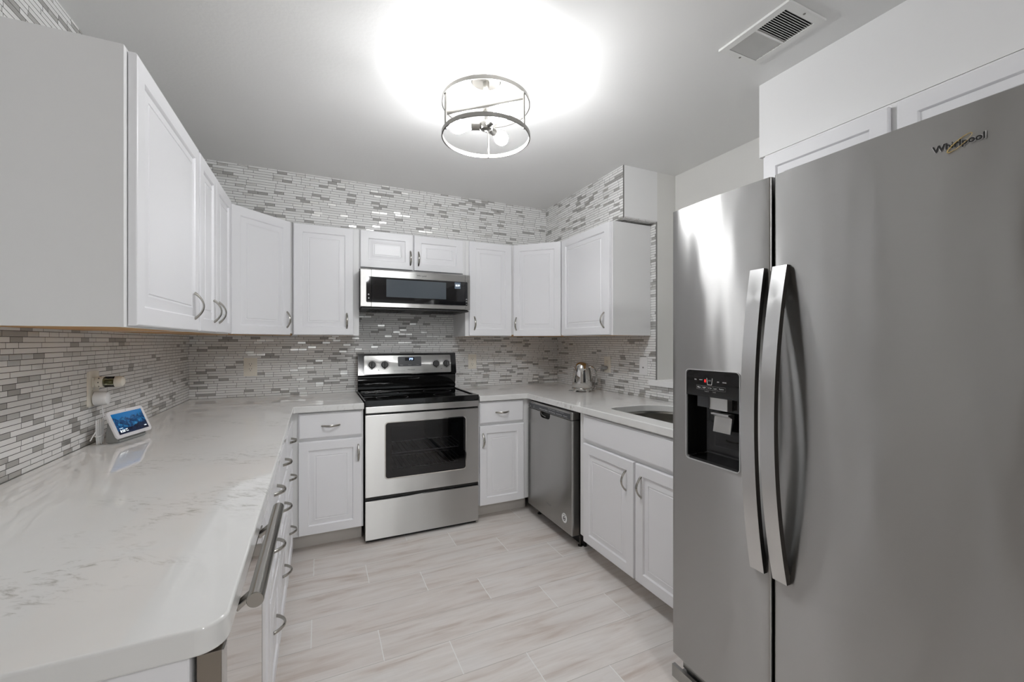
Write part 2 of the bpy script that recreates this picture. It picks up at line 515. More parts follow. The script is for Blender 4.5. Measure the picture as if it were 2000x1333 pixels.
def sheet(polys, th, bev=0.0, res=2):
    """flat slab with optional holes (outer outline first), rounded edges; centred on z=0"""
    cu = bpy.data.curves.new('slab', 'CURVE')
    cu.dimensions = '2D'; cu.fill_mode = 'BOTH'
    cu.extrude = th / 2 - bev; cu.bevel_depth = bev; cu.bevel_resolution = res; cu.offset = -bev
    for pts in polys:
        s = cu.splines.new('POLY'); s.points.add(len(pts) - 1); s.use_cyclic_u = True
        for p, (a, b) in zip(s.points, pts): p.co = (a, b, 0, 1)
    o = bpy.data.objects.new('slab', cu); COL.objects.link(o)
    dg = bpy.context.evaluated_depsgraph_get(); dg.update()
    me = bpy.data.meshes.new_from_object(o.evaluated_get(dg))
    bpy.data.objects.remove(o); bpy.data.curves.remove(cu)
    bm = bmesh.new(); bm.from_mesh(me); bpy.data.meshes.remove(me)
    bmesh.ops.remove_doubles(bm, verts=bm.verts, dist=1e-5)
    return bm

def text_bm(body, width, extrude=0.0003, shear=0.0, offset=0.0, height=None):
    """lettering lying in the xz plane facing -y, centred on the origin"""
    cu = bpy.data.curves.new('lettering', 'FONT')
    cu.body = body; cu.size = 1.0; cu.align_x = 'CENTER'; cu.align_y = 'CENTER'; cu.shear = shear
    cu.offset = offset; cu.resolution_u = 3
    o = bpy.data.objects.new('lettering', cu); COL.objects.link(o)
    dg = bpy.context.evaluated_depsgraph_get(); dg.update()
    me = bpy.data.meshes.new_from_object(o.evaluated_get(dg))
    bpy.data.objects.remove(o); bpy.data.curves.remove(cu)
    bm = bmesh.new(); bm.from_mesh(me); bpy.data.meshes.remove(me)
    xs = [v.co.x for v in bm.verts]; ys = [v.co.y for v in bm.verts]
    k = width / (max(xs) - min(xs)); cx, cy = (max(xs) + min(xs)) / 2, (max(ys) + min(ys)) / 2
    ky = k if height is None else height / (max(ys) - min(ys))
    for v in bm.verts:
        v.co = Vector(((v.co.x - cx) * k, 0.0, (v.co.y - cy) * ky))
    r = bmesh.ops.extrude_face_region(bm, geom=list(bm.faces))
    for e in r['geom']:
        if isinstance(e, bmesh.types.BMVert): e.co.y -= extrude
    bmesh.ops.recalc_face_normals(bm, faces=list(bm.faces))
    return bm

def lettering(name, body, x, y, z, width, mat, parent, **kw):
    bm = text_bm(body, width, **kw)
    bmesh.ops.translate(bm, verts=bm.verts, vec=(x, y, z))
    return obj(name, bm, mat, parent)

def boolean(o, cutter_bm):
    me = bpy.data.meshes.new('cutter'); cutter_bm.to_mesh(me); cutter_bm.free()
    c = bpy.data.objects.new('cutter', me); COL.objects.link(c)
    c.parent = o.parent
    md = o.modifiers.new('cut', 'BOOLEAN'); md.operation = 'DIFFERENCE'; md.solver = 'EXACT'; md.object = c
    dg = bpy.context.evaluated_depsgraph_get(); dg.update()
    new = bpy.data.meshes.new_from_object(o.evaluated_get(dg))
    o.modifiers.clear(); o.data = new
    bpy.data.objects.remove(c); bpy.data.meshes.remove(me)

# ------------------------------------------------------------------ cabinet pieces (local frame: x along the front, -y out of the front, z up)
RAISED = [(0.0, 0.019), (0.0, 0.004), (0.0015, 0.0012), (0.004, 0.0), (0.052, 0.0), (0.055, 0.0025), (0.057, 0.0085),
          (0.064, 0.0085), (0.084, 0.0025), (0.0875, 0.0025), (0.089, 0.0048), (0.0925, 0.0048), (0.095, 0.0022)]
SLAB = [(0.0, 0.019), (0.0, 0.006), (0.004, 0.0045), (0.006, 0.001), (0.010, 0.0)]

def front_bm(x0, x1, z0, z1, prof, y=0.0, k=1.0):
    bm = bmesh.new()
    rings = []
    for ins, d in prof:
        i = ins * k
        rings.append([bm.verts.new(p) for p in ((x0 + i, y + d, z0 + i), (x1 - i, y + d, z0 + i), (x1 - i, y + d, z1 - i), (x0 + i, y + d, z1 - i))])
    bm.faces.new(rings[0])
    for A, C in zip(rings, rings[1:]):
        for q in range(4):
            bm.faces.new((A[q], A[(q + 1) % 4], C[(q + 1) % 4], C[q]))
    bm.faces.new(rings[-1])
    bmesh.ops.recalc_face_normals(bm, faces=list(bm.faces))
    return bm

def pull(parent, x, z, vertical, L=0.100, out=0.030):
    """arched satin nickel bow pull, flattened and flared at its feet"""
    bm = bmesh.new()
    pts, a, b = [], [], []
    n = 20
    for i in range(n + 1):
        t = i / n
        s = (t - 0.5) * L
        d = out * (math.sin(PI * t) ** 0.80)
        pts.append((x, -d + 0.001, z + s) if vertical else (x + s, -d + 0.001, z))
        q = abs(2 * t - 1)
        a.append(0.0036 + 0.0022 * q ** 3); b.append(0.0072 - 0.0016 * q)
    tube(bm, pts, a, b, n=10, up=(0, -1, 0.001) if vertical else (0, -1, 0.001))
    return obj('pull_handle', bm, 'nickel', parent, 'arched satin nickel pull')

def door(root, x0, x1, z0, z1, kind='door', hx=None, hz=None, hv=True, prof=None, k=1.0, gap=0.0):
    p = prof or (RAISED if kind == 'door' else SLAB)
    o = obj(kind, front_bm(x0, x1, z0, z1, p, 0.0, k), 'cab', root)
    if hx is not None: pull(o, hx, hz, hv)
    return o

def base_carcass(root, w, depth, z0, z1, kick=True, kick_rec=0.10, y0=0.021, hollow=False, x0=0.0):
    if hollow:
        t = 0.018
        bm = nb((0, w, y0, y0 + t, z0, z1), (0, t, y0 + t, depth, z0, z1), (w - t, w, y0 + t, depth, z0, z1), (t, w - t, y0 + t, depth, z0, z0 + t))
    else:
        bm = nb((x0, w, y0, depth, z0, z1), bev=0.0015)
    obj('carcass', bm, 'cabside', root)
    if kick:
        obj('toe_kick', nb((x0 + 0.002, w - 0.002, y0 + kick_rec, depth, 0.0, z0 - 0.0008)), 'kick', root)

def wall_carcass(root, w, depth, z0, z1, y0=0.021):
    """box open below: sides, face frame and back reach lower than the wooden underside"""
    t = 0.016
    bm = nb((0, w, y0, depth, z0 + 0.016, z1), (0, t, y0, depth, z0, z0 + 0.0161), (w - t, w, y0, depth, z0, z0 + 0.0161),
            (t, w - t, y0, y0 + 0.02, z0, z0 + 0.0161))
    obj('carcass', bm, 'cabside', root)
    obj('underside', nb((t + 0.001, w - t - 0.001, y0 + 0.021, depth - 0.002, z0 + 0.001, z0 + 0.0158)), 'wood', root, 'honey-coloured wooden underside')

# ------------------------------------------------------------------ the setting
YB = -2.7            # the room goes on behind the camera
XR = 2.97            # back of the shallow recess over the sink
struct('floor', nb((-0.12, 3.12, YB - 0.1, B + 0.12, FZ - 0.1, FZ)), 'floor')
struct('ceiling', nb((-0.12, 3.12, YB - 0.1, B + 0.12, H, H + 0.1)), 'ceil')
TT = 0.006           # tile thickness
def two_tone(front, rear):
    bm = nb(*front)
    for q in rear: box(bm, *q, mi=1)
    return bm
wl = struct('wall_left', two_tone([(-0.12, -TT, 0.62, B + 0.12, FZ, H)], [(-0.12, -TT, YB - 0.1, 0.62, FZ, H)]), ['wall', 'rearwall'])
struct('tile_cladding', nb((-TT, 0, 0.66, B, CT + 0.0005, H)), 'tile', wl)
wb = struct('wall_back', nb((-TT, 3.12, B + TT, B + 0.12, FZ, H)), 'wall')
struct('tile_cladding', nb((0, W, B, B + TT, CT + 0.0005, H)), 'tile', wb)
JY = 2.115           # the wall steps back here
wr = struct('wall_right', two_tone([(W + TT, XR, JY, B + TT, FZ, H), (XR, 3.12, 0.2, B + TT, FZ, H), (W + TT, XR, 0.2, JY, FZ, 1.005)], [(XR, 3.12, YB - 0.1, 0.2, FZ, H)]), ['wall', 'rearwall'])
struct('tile_cladding', nb((W, W + TT, JY + 0.004, B, CT + 0.0005, 2.085), (W, W + TT, 0.3, JY + 0.004, CT + 0.0005, 1.005)), 'tile', wr)
struct('edge_trim', nb((W - 0.003, W + TT, JY, JY + 0.004, 1.042, 2.085)), 'edge', wr)
# bulkheads over the wall cabinets
s1 = struct('trim_1', nb((0, 2.53 + TT, 3.117 + TT, B, UT + 0.012, H)), 'soffit')
struct('tile_cladding', nb((0, 2.53 + TT, 3.117, 3.117 + TT, UT + 0.012, H)), 'tile', s1)
s2 = struct('trim_2', nb((2.53 + TT, W + TT, JY, B, 2.085 + TT, H)), 'soffit')
struct('tile_cladding', nb((2.53, 2.53 + TT, JY + 0.004, 3.117, 2.085 + TT, H), (2.53, W, JY + 0.004, 3.117, 2.085, 2.085 + TT)), 'tile', s2)
struct('edge_trim', nb((2.53 - 0.001, 2.53 + TT, JY, JY + 0.004, 2.085, H)), 'edge', s2)
struct('trim_3', nb((2.53, XR, YB, 1.213, 2.100, H)), 'soffit')
# the white ledge on the half wall behind the sink
struct('trim_4', nb((2.772, XR, 0.35, JY + 0.045, 1.0055, 1.042), bev=0.003), 'soffit')
# unseen rear room: wall, with a wide glazed opening added for fill daylight
OX0, OX1, OZ = 0.35, 2.75, 2.12
struct('wall_rear', nb((-0.12, OX0, YB - 0.1, YB, FZ, H), (OX1, XR, YB - 0.1, YB, FZ, H), (OX0, OX1, YB - 0.1, YB, OZ, H)), 'rearwall')
wf = struct('fill_window_1', nb((OX0, OX0 + 0.05, YB - 0.08, YB - 0.02, FZ, OZ), (OX1 - 0.05, OX1, YB - 0.08, YB - 0.02, FZ, OZ),
                           (OX0 + 0.05, OX1 - 0.05, YB - 0.08, YB - 0.02, OZ - 0.05, OZ), (OX0 + 0.05, OX1 - 0.05, YB - 0.08, YB - 0.02, FZ, FZ + 0.06),
                           (1.52, 1.58, YB - 0.08, YB - 0.02, FZ + 0.06, OZ - 0.05)), 'soffit')
struct('glass_pane', nb((OX0 + 0.05, 1.52, YB - 0.052, YB - 0.048, FZ + 0.06, OZ - 0.05), (1.58, OX1 - 0.05, YB - 0.052, YB - 0.048, FZ + 0.06, OZ - 0.05)), make_glass('window_glass', (0.97, 0.98, 0.98)), wf)

# ------------------------------------------------------------------ worktops
def worktop(name, label, polys):
    bm = sheet(polys, CT - CB, 0.004, 3)
    bmesh.ops.translate(bm, verts=bm.verts, vec=(0, 0, (CT + CB) / 2))
    o = obj(name, bm, 'quartz')
    for p in o.data.polygons:
        if abs(p.normal.z) > 0.999: p.use_smooth = False
    return tag(o, label, 'worktop', 'white quartz worktops')

def arc(cx, cy, r, a0, a1, n=8):
    return [(cx + r * math.cos(math.radians(a0 + (a1 - a0) * k / n)), cy + r * math.sin(math.radians(a0 + (a1 - a0) * k / n))) for k in range(n + 1)]

worktop('worktop', 'white quartz worktop running from the near rounded corner to the left of the stove',
        [[(0.0005, 0.684)] + arc(0.666 - 0.035, 0.684 + 0.035, 0.035, -90, 0) + [(0.6435, 2.742), (0.650, 2.748), (1.031, 2.748), (1.031, B - 0.0005), (0.0005, B - 0.0005)]])
SX0, SX1, SY0, SY1 = 2.288, 2.708, 1.30, 1.965
sink_hole = arc(SX1 - 0.2, SY1 - 0.2, 0.2, 0, 90, 12) + arc(SX0 + 0.06, SY1 - 0.06, 0.06, 90, 180, 8) + arc(SX0 + 0.06, SY0 + 0.06, 0.06, 180, 270, 8) + arc(SX1 - 0.15, SY0 + 0.15, 0.15, 270, 360, 12)
worktop('worktop', 'white quartz worktop to the right of the stove with the sink set into it',
        [[(1.797, 2.748), (2.162, 2.748), (2.168, 2.742), (2.182, 1.19), (W - 0.0005, 1.19), (W - 0.0005, B - 0.0005), (1.797, B - 0.0005)], sink_hole])

def sink():
    t = thing('kitchen_sink', 'undermount stainless steel sink in the right-hand worktop beside the fridge', 'sink', (0, 0, CB - 0.2))
    bm = bmesh.new()
    cx, cy = (SX0 + SX1) / 2, (SY0 + SY1) / 2
    rings = []
    for ins, z in ((-0.022, 0.1995), (0.004, 0.1995), (0.006, 0.19), (0.012, 0.05), (0.022, 0.018), (0.045, 0.004), (0.12, 0.0)):
        r = []
        for (x, y) in sink_hole:
            dx, dy = x - cx, y - cy
            r.append(bm.verts.new((cx + dx * (1 - ins / 0.21), cy + dy * (1 - ins / 0.33), z)))
        rings.append(r)
    n = len(sink_hole)
    for A, C in zip(rings, rings[1:]):
        for k in range(n):
            bm.faces.new((A[k], A[(k + 1) % n], C[(k + 1) % n], C[k]))
    bm.faces.new(rings[-1])
    bmesh.ops.recalc_face_normals(bm, faces=list(bm.faces))
    o = obj('bowl', bm, 'sink', t)
    sol = o.modifiers.new('wall', 'SOLIDIFY'); sol.thickness = 0.0012; sol.offset = -1
    d = bmesh.new(); lathe(d, [(0.0, 0.004), (0.028, 0.004), (0.042, 0.002), (0.044, 0.0)], 32, Matrix.Translation((cx, cy, 0.0)))
    obj('drain', d, 'chrome', t)
sink()

# ------------------------------------------------------------------ base cabinets
ZB, ZT = 0.118, CB - 0.001           # carcass bottom and top above floor level FZ (local z = world z - FZ)
L = lambda z: z - FZ
def base_cabinet(label, loc, rz, w, depth, fronts, carc_w=None, hollow=False, x0=0.0):
    t = thing('base_cabinet', label, 'cabinet', (loc[0], loc[1], FZ), rz, 'white base cabinets')
    base_carcass(t, carc_w or w, depth, L(0.135), L(ZT), hollow=hollow, x0=x0)
    for f in fronts: door(t, **f)
    return t
FX = 0.645                            # fronts of the left run
def bank(label, y0, y1, filler=0.0):
    w = y1 - y0 - 0.002
    c = w / 2
    fr = [dict(x0=0.012, x1=w - 0.012, z0=L(0.716), z1=L(0.862), kind='drawer', hx=c, hz=L(0.789), hv=False),
          dict(x0=0.012, x1=w - 0.012, z0=L(0.500), z1=L(0.702), kind='drawer', hx=c, hz=L(0.600), hv=False, prof=RAISED, k=0.72),
          dict(x0=0.012, x1=w - 0.012, z0=L(0.143), z1=L(0.486), kind='drawer', hx=c, hz=L(0.330), hv=False, prof=RAISED)]
    return base_cabinet(label, (FX, y0, 0), PI / 2, w, FX - 0.002, fr, w + filler)
bank('white three-drawer base cabinet under the left worktop, farthest in by the corner', 2.205, 2.64, 0.118)
bank('white three-drawer base cabinet under the left worktop, middle of the three drawer stacks', 1.805, 2.205)
bank('white three-drawer base cabinet under the left worktop, drawer stack nearest the bar handle', 1.475, 1.805)
base_cabinet('narrow white base cabinet under the left worktop right next to the mirrored cooler', (FX, 1.150, 0), PI / 2, 0.323, FX - 0.002,
             [dict(x0=0.010, x1=0.313, z0=L(0.143), z1=L(0.862), kind='door')])
BY = 2.764
base_cabinet('white base cabinet with one drawer and one door to the left of the stove', (0.647, BY, 0), 0, 0.383, B - BY - 0.002,
             [dict(x0=0.020, x1=0.375, z0=L(0.716), z1=L(0.866), kind='drawer', hx=0.195, hz=L(0.788), hv=False),
              dict(x0=0.020, x1=0.375, z0=L(0.143), z1=L(0.698), kind='door', hx=0.352, hz=L(0.606))], x0=-0.0215)
base_cabinet('white base cabinet with one drawer and one door between the stove and the dishwasher', (1.799, BY, 0), 0, 0.375, B - BY - 0.002,
             [dict(x0=0.004, x1=0.346, z0=L(0.716), z1=L(0.866), kind='drawer', hx=0.175, hz=L(0.790), hv=False),
              dict(x0=0.004, x1=0.350, z0=L(0.138), z1=L(0.698), kind='door', hx=0.027, hz=L(0.596))], carc_w=0.42)
RX = 2.190
base_cabinet('white sink base cabinet with two doors beside the dishwasher, under the sink', (RX, 2.122, 0), -PI / 2, 0.950, 0.60,
             [dict(x0=0.058, x1=0.930, z0=L(0.722), z1=L(0.864), kind='false_front'),
              dict(x0=0.058, x1=0.492, z0=L(0.123), z1=L(0.700), kind='door', hx=0.437, hz=L(0.594)),
              dict(x0=0.505, x1=0.930, z0=L(0.123), z1=L(0.700), kind='door', hx=0.547, hz=L(0.594))], hollow=True)

# panel closing the near end of the left run
t = thing('end_panel', 'white raised end panel under the near end of the left worktop', 'cabinet panel', (0.006, 0.700, FZ))
obj('panel', nb((0, 0.617, 0.019, 0.035, 0, L(CB) - 0.001)), 'cabside', t)
obj('raised_panel', front_bm(0.01, 0.617, 0.02, L(CB) - 0.004, RAISED, 0.0, 0.8), 'cab', t)

# ------------------------------------------------------------------ wall cabinets
UXF = 0.340
def wall_cabinet(label, loc, rz, w, depth, z0, z1, doors, name='wall_cabinet'):
    t = thing(name, label, 'cabinet', (loc[0], loc[1], z0), rz, 'white wall cabinets')
    wall_carcass(t, w, depth, 0.0, z1 - z0)
    for d in doors: door(t, **d)
    return t
HZ = 0.100
UH = UT - UB
t = wall_cabinet('tall white wall cabinet on the left wall, nearest one with the bare white side', (UXF, 1.410, 0), PI / 2, 0.660, UXF - 0.002, UB, UT,
             [dict(x0=0.022, x1=0.648, z0=0.004, z1=UH - 0.004, kind='door', hx=0.585, hz=HZ)])
wall_cabinet('white two-door wall cabinet on the left wall between the near one and the corner', (UXF, 2.071, 0), PI / 2, 0.697, UXF - 0.002, UB, UT,
             [dict(x0=0.008, x1=0.300, z0=0.004, z1=UH - 0.004, kind='door', hx=0.248, hz=HZ),
              dict(x0=0.306, x1=0.655, z0=0.004, z1=UH - 0.004, kind='door', hx=0.352, hz=HZ)])

def corner_cabinet(label, left):
    """diagonal corner unit; front from the side run to the back run"""
    A = Vector((UXF - 0.010, B - 0.612)) if left else Vector((W - 0.612, B - UXF + 0.010))
    C = Vector((0.612, B - UXF + 0.010)) if left else Vector((W - UXF + 0.010, B - 0.612))
    d = (C - A); wd = d.length; ang = math.atan2(d.y, d.x)
    t = thing('corner_cabinet', label, 'cabinet', (A.x, A.y, UB), ang, 'white wall cabinets')
    inv = (Matrix.Translation((A.x, A.y, 0)) @ Matrix.Rotation(ang, 4, 'Z')).inverted()
    e = 0.002
    n = Vector((-math.sin(ang), math.cos(ang))) * 0.021
    if left:
        pts = [(e, B - 0.6175), (A.x + n.x - 0.004, B - 0.6175), (A.x + n.x, A.y + n.y), (C.x + n.x, C.y + n.y), (0.618, B - 0.30), (0.618, B - e), (e, B - e)]
    else:
        pts = [(W - 0.618, B - e), (W - 0.618, B - 0.30), (A.x + n.x, A.y + n.y), (C.x + n.x, C.y + n.y), (W - 0.30, B - 0.6175), (W - e, B - 0.6175), (W - e, B - e)]
    loc = [(inv @ Vector((x, y, 0))).to_2d()[:] for x, y in pts]
    bm = bmesh.new(); prism(bm, loc, 0.014, UH)
    obj('carcass', bm, 'cabside', t)
    bm = bmesh.new(); cx = sum(p[0] for p in loc) / len(loc); cy = sum(p[1] for p in loc) / len(loc)
    prism(bm, [(cx + (x - cx) * 0.93, cy + (y - cy) * 0.93) for x, y in loc], 0.001, 0.0138)
    obj('underside', bm, 'wood', t, 'honey-coloured wooden underside')
    hx = wd - 0.030 if left else 0.030
    door(t, 0.004, wd - 0.004, 0.002, UH - 0.002, 'door', hx=hx, hz=HZ)
    return t
corner_cabinet('white diagonal wall cabinet set across the left-hand back corner', True)
corner_cabinet('white diagonal wall cabinet set across the right-hand back corner', False)
UY = B - UXF + 0.007
wall_cabinet('white single-door wall cabinet on the back wall to the left of the microwave', (0.620, UY, 0), 0, 0.408, B - UY - 0.002, UB, UT,
             [dict(x0=0.006, x1=0.370, z0=0.004, z1=UH - 0.004, kind='door', hx=0.328, hz=HZ)])
wall_cabinet('white single-door wall cabinet on the back wall to the right of the microwave', (1.797, UY, 0), 0, W - 0.620 - 1.797, B - UY - 0.002, UB, UT,
             [dict(x0=0.028, x1=W - 0.620 - 1.797 - 0.003, z0=0.004, z1=UH - 0.004, kind='door', hx=0.068, hz=HZ)])
wall_cabinet('short white two-door wall cabinet directly above the microwave', (1.029, UY, 0), 0, 0.767, B - UY - 0.002, 1.802, UT,
             [dict(x0=0.006, x1=0.365, z0=0.010, z1=0.267, kind='door', hx=0.347, hz=0.096),
              dict(x0=0.373, x1=0.745, z0=0.010, z1=0.267, kind='door', hx=0.405, hz=0.096)])
wall_cabinet('white wall cabinet at the right end over the switch plate, with its side showing', (W - UXF + 0.004, B - 0.6185, 0), -PI / 2, 0.600, UXF - 0.006, UB, UT,
             [dict(x0=0.006, x1=0.588, z0=0.004, z1=UH - 0.004, kind='door', hx=0.535, hz=HZ)])
wall_cabinet('white two-door cabinet above the fridge under the white bulkhead', (2.505, 1.185, 0), -PI / 2, 0.920, 0.46, 1.795, 2.096,
             [dict(x0=0.006, x1=0.440, z0=0.004, z1=0.288, kind='door'), dict(x0=0.462, x1=0.900, z0=0.004, z1=0.288, kind='door')])

# ------------------------------------------------------------------ refrigerator (front faces -x)
def fridge():
    t = thing('refrigerator', 'large stainless steel side-by-side refrigerator filling the right of the kitchen', 'refrigerator', (1.968, 1.167, FZ), -PI / 2)
    z0, z1 = L(0.147), L(1.778)
    obj('body', nb((0.004, 0.896, 0.072, 0.76, L(0.06), z1 - 0.012), bev=0.004), 'graphite', t)
    obj('gasket', nb((0.012, 0.888, 0.060, 0.0715, z0 + 0.01, z1 - 0.02)), 'black', t)
    def door_bm(x0, x1):
        n = 14; w = x1 - x0
        pts = [(x1, 0.0595), (x0, 0.0595)]
        for k in range(5):
            a = PI / 2 * k / 4
            pts.append((x0 + 0.007 * (1 - math.cos(a)), 0.016 - 0.010 * math.sin(a)))
        for k in range(1, n):
            s = k / n
            pts.append((x0 + 0.007 + (w - 0.014) * s, 0.006 - 0.0065 * math.sin(PI * s)))
        for k in range(5):
            a = PI / 2 * (4 - k) / 4
            pts.append((x1 - 0.007 * (1 - math.cos(a)), 0.016 - 0.010 * math.sin(a)))
        bm = bmesh.new(); prism(bm, pts, z0, z1)
        return bm
    fd = obj('freezer_door', door_bm(0.0, 0.3755), 'fridge', t)
    rd = obj('refrigerator_door', door_bm(0.3835, 0.900), 'fridge', t)
    # dispenser
    dx0, dx1, dz0, dz1 = 0.071, 0.283, L(0.886), L(1.202)
    cb = bmesh.new(); prism(cb, rrect(dx0, dx1, dz0, dz1, 0.014), -0.02, 0.055, axis='y'); boolean(fd, cb)
    dp = obj('dispenser', nb((dx0 + 0.0015, dx1 - 0.0015, 0.050, 0.0545, dz0 + 0.002, dz1 - 0.002)), 'cooktop', fd, 'black ice and water dispenser')
    bm = bmesh.new()
    prism(bm, rrect(dx0, dx1, dz0, dz1, 0.014), -0.0025, 0.012, axis='y')
    rim = obj('dispenser_rim', bm, 'silverprint', fd, 'bright thin rim')
    c2 = bmesh.new(); prism(c2, rrect(dx0 + 0.0022, dx1 - 0.0022, dz0 + 0.0022, dz1 - 0.0022, 0.0125), -0.02, 0.04, axis='y'); boolean(rim, c2)
    zc = L(1.112)
    bm = bmesh.new()
    prism(bm, [(dx0 + 0.003, zc), (dx1 - 0.003, zc), (dx1 - 0.003, dz1 - 0.016), (dx1 - 0.008, dz1 - 0.007), (dx1 - 0.016, dz1 - 0.003), (dx0 + 0.016, dz1 - 0.003), (dx0 + 0.008, dz1 - 0.007), (dx0 + 0.003, dz1 - 0.016)], 0.000, 0.045, axis='y')
    obj('control_panel', bm, 'blackglass', fd, 'glossy black control panel')
    # side and floor walls of the cavity
    obj('dispenser_cavity', nb((dx0 + 0.002, dx0 + 0.006, 0.004, 0.05, dz0 + 0.012, zc), (dx1 - 0.006, dx1 - 0.002, 0.004, 0.05, dz0 + 0.012, zc),
                               (dx0 + 0.012, dx1 - 0.012, 0.003, 0.05, dz0 + 0.002, dz0 + 0.010)), 'blackgloss', fd)
    obj('water_filter_cover', nb((dx0 + 0.030, dx0 + 0.078, 0.022, 0.05, zc - 0.040, zc - 0.001)), 'graphite', fd)
    obj('chute_plate', nb((dx0 + 0.076, dx0 + 0.146, 0.026, 0.05, zc - 0.044, zc - 0.001), bev=0.001), 'silverprint', fd, 'silver plate below the panel')
    bm = bmesh.new()
    prism(bm, [(0.012, zc - 0.052), (0.012, zc - 0.057), (0.030, zc - 0.066), (0.022, zc - 0.116), (0.025, zc - 0.117), (0.041, zc - 0.066), (0.041, zc - 0.052)], dx0 + 0.094, dx0 + 0.160, axis='x')
    obj('ice_paddle', bm, 'handle_steel', fd, 'silver curved ice paddle')
    yy = -0.0002
    lettering('panel_icons', 'ice', dx0 + 0.042, yy, L(1.168), 0.008, 'whiteprint', fd)
    lettering('panel_icons', 'water', dx0 + 0.064, yy, L(1.168), 0.014, 'whiteprint', fd)
    lettering('panel_icons', 'on', dx0 + 0.132, yy, L(1.165), 0.007, 'whiteprint', fd)
    lettering('panel_icons', 'reset', dx0 + 0.156, yy, L(1.165), 0.014, 'whiteprint', fd)
    bm = bmesh.new()
    xg, zg = dx0 + 0.099, L(1.164)
    for a, b in (((xg - 0.011, zg + 0.011), (xg - 0.008, zg - 0.011)), ((xg - 0.008, zg - 0.011), (xg + 0.008, zg - 0.011)), ((xg + 0.008, zg - 0.011), (xg + 0.011, zg + 0.011))):
        tube(bm, [(a[0], yy, a[1]), (b[0], yy, b[1])], 0.0008, n=6)
    obj('glass_symbol', bm, 'whiteprint', fd)
    lettering('panel_icons', '000', xg, yy, zg + 0.003, 0.010, 'greyprint', fd)
    obj('red_light', nb((dx0 + 0.078, dx0 + 0.085, yy - 0.0004, yy + 0.001, zg - 0.004, zg + 0.006)), 'led_red', fd)
    bm = bmesh.new()
    cells = [0.046, 0.068, 0.088, 0.112, 0.130, 0.160]
    za, zb = L(1.136), L(1.148)
    for a, b in zip(cells, cells[1:]):
        for s in ((a, b, za, za), (a, b, zb, zb), (a, a, za, zb), (b, b, za, zb)):
            tube(bm, [(dx0 + s[0], yy, s[2]), (dx0 + s[1], yy, s[3])], 0.0003, n=4)
    obj('button_frames', bm, 'greyprint', fd)
    for k, s in enumerate(('Filter', 'Light', 'Ice Type', 'Lock', 'Options')):
        lettering('button_lettering', s, dx0 + (cells[k] + cells[k + 1]) / 2, yy, (za + zb) / 2, (cells[k + 1] - cells[k]) * 0.62, 'whiteprint', fd)
    lettering('button_lettering', 'hold 3', dx0 + 0.088, yy, L(1.1305), 0.016, 'greyprint', fd)
    lettering('button_lettering', 'lock', dx0 + 0.118, yy, L(1.1305), 0.012, 'greyprint', fd)
    # bowed bar handles
    def handle(parent, x0, x1, peak):
        bm = bmesh.new()
        za, zb = L(0.622), L(1.512)
        n = 36; rings = []
        for i in range(n + 1):
            s = i / n
            d = 0.010 + peak * 4 * s * (1 - s)
            th = 0.016
            yf = -d
            yb = min(0.004, -d + th + 0.02 * max(0.0, 1 - min(s, 1 - s) / 0.06))
            z = za + (zb - za) * s
            rings.append([bm.verts.new(p) for p in ((x0, yf, z), (x1, yf - 0.001, z), (x1, yb, z), (x0, yb, z))])
        for A, C in zip(rings, rings[1:]):
            for k in range(4):
                f = bm.faces.new((A[k], A[(k + 1) % 4], C[(k + 1) % 4], C[k]))
                f.material_index = 0 if k in (0, 2) else 1
        bm.faces.new(rings[0]).material_index = 1; bm.faces.new(rings[-1]).material_index = 1
        bmesh.ops.recalc_face_normals(bm, faces=list(bm.faces))
        obj('door_handle', bm, ['handle_steel', 'darkmetal'], parent, 'long bowed satin bar handle with dark edges')
    handle(fd, 0.322, 0.366, 0.043)
    handle(rd, 0.391, 0.432, 0.055)
    # lettering and gold ring
    lx, lz = 0.7695, L(1.7035)
    lettering('door_lettering_outline', 'Whirlpool', lx, -0.0004, lz - 0.001, 0.081, 'silverprint', rd, offset=0.046, extrude=0.0004)
    lettering('door_lettering', 'Whirlpool', lx, -0.0009, lz - 0.001, 0.078, 'blackprint', rd, offset=0.022, extrude=0.0008)
    bm = bmesh.new()
    ring = []
    for k in range(40):
        a = 2 * PI * k / 40
        x, z = 0.022 * math.cos(a), 0.0060 * math.sin(a)
        c, s = math.cos(0.62), math.sin(0.62)
        ring.append((lx + 0.003 + x * c - z * s, -0.0022, lz + x * s + z * c))
    tube(bm, ring, [0.0004 + 0.0008 * abs(math.sin(2 * PI * k / 40 / 2 + 0.4)) for k in range(40)], n=6, closed=True)
    obj('gold_ring', bm, 'gold', rd)
    # base grille
    bm = nb((0.0, 0.90, 0.006, 0.020, L(0.055), L(0.100)), (0.0, 0.90, 0.020, 0.12, L(0.055), L(0.062)), (0.02, 0.88, 0.03, 0.05, 0.0, L(0.0545)))
    obj('base_grille', bm, 'dw', t, 'low grey grille below the doors')
    obj('foot_bracket', nb((0.030, 0.20, 0.03, 0.07, L(0.100), z0 - 0.002)), 'dw', t)
    for x in (0.01, 0.85):
        obj('hinge_cover', nb((x, x + 0.04, 0.0725, 0.15, z1 - 0.0118, z1 - 0.001), bev=0.003), 'graphite', t)
fridge()

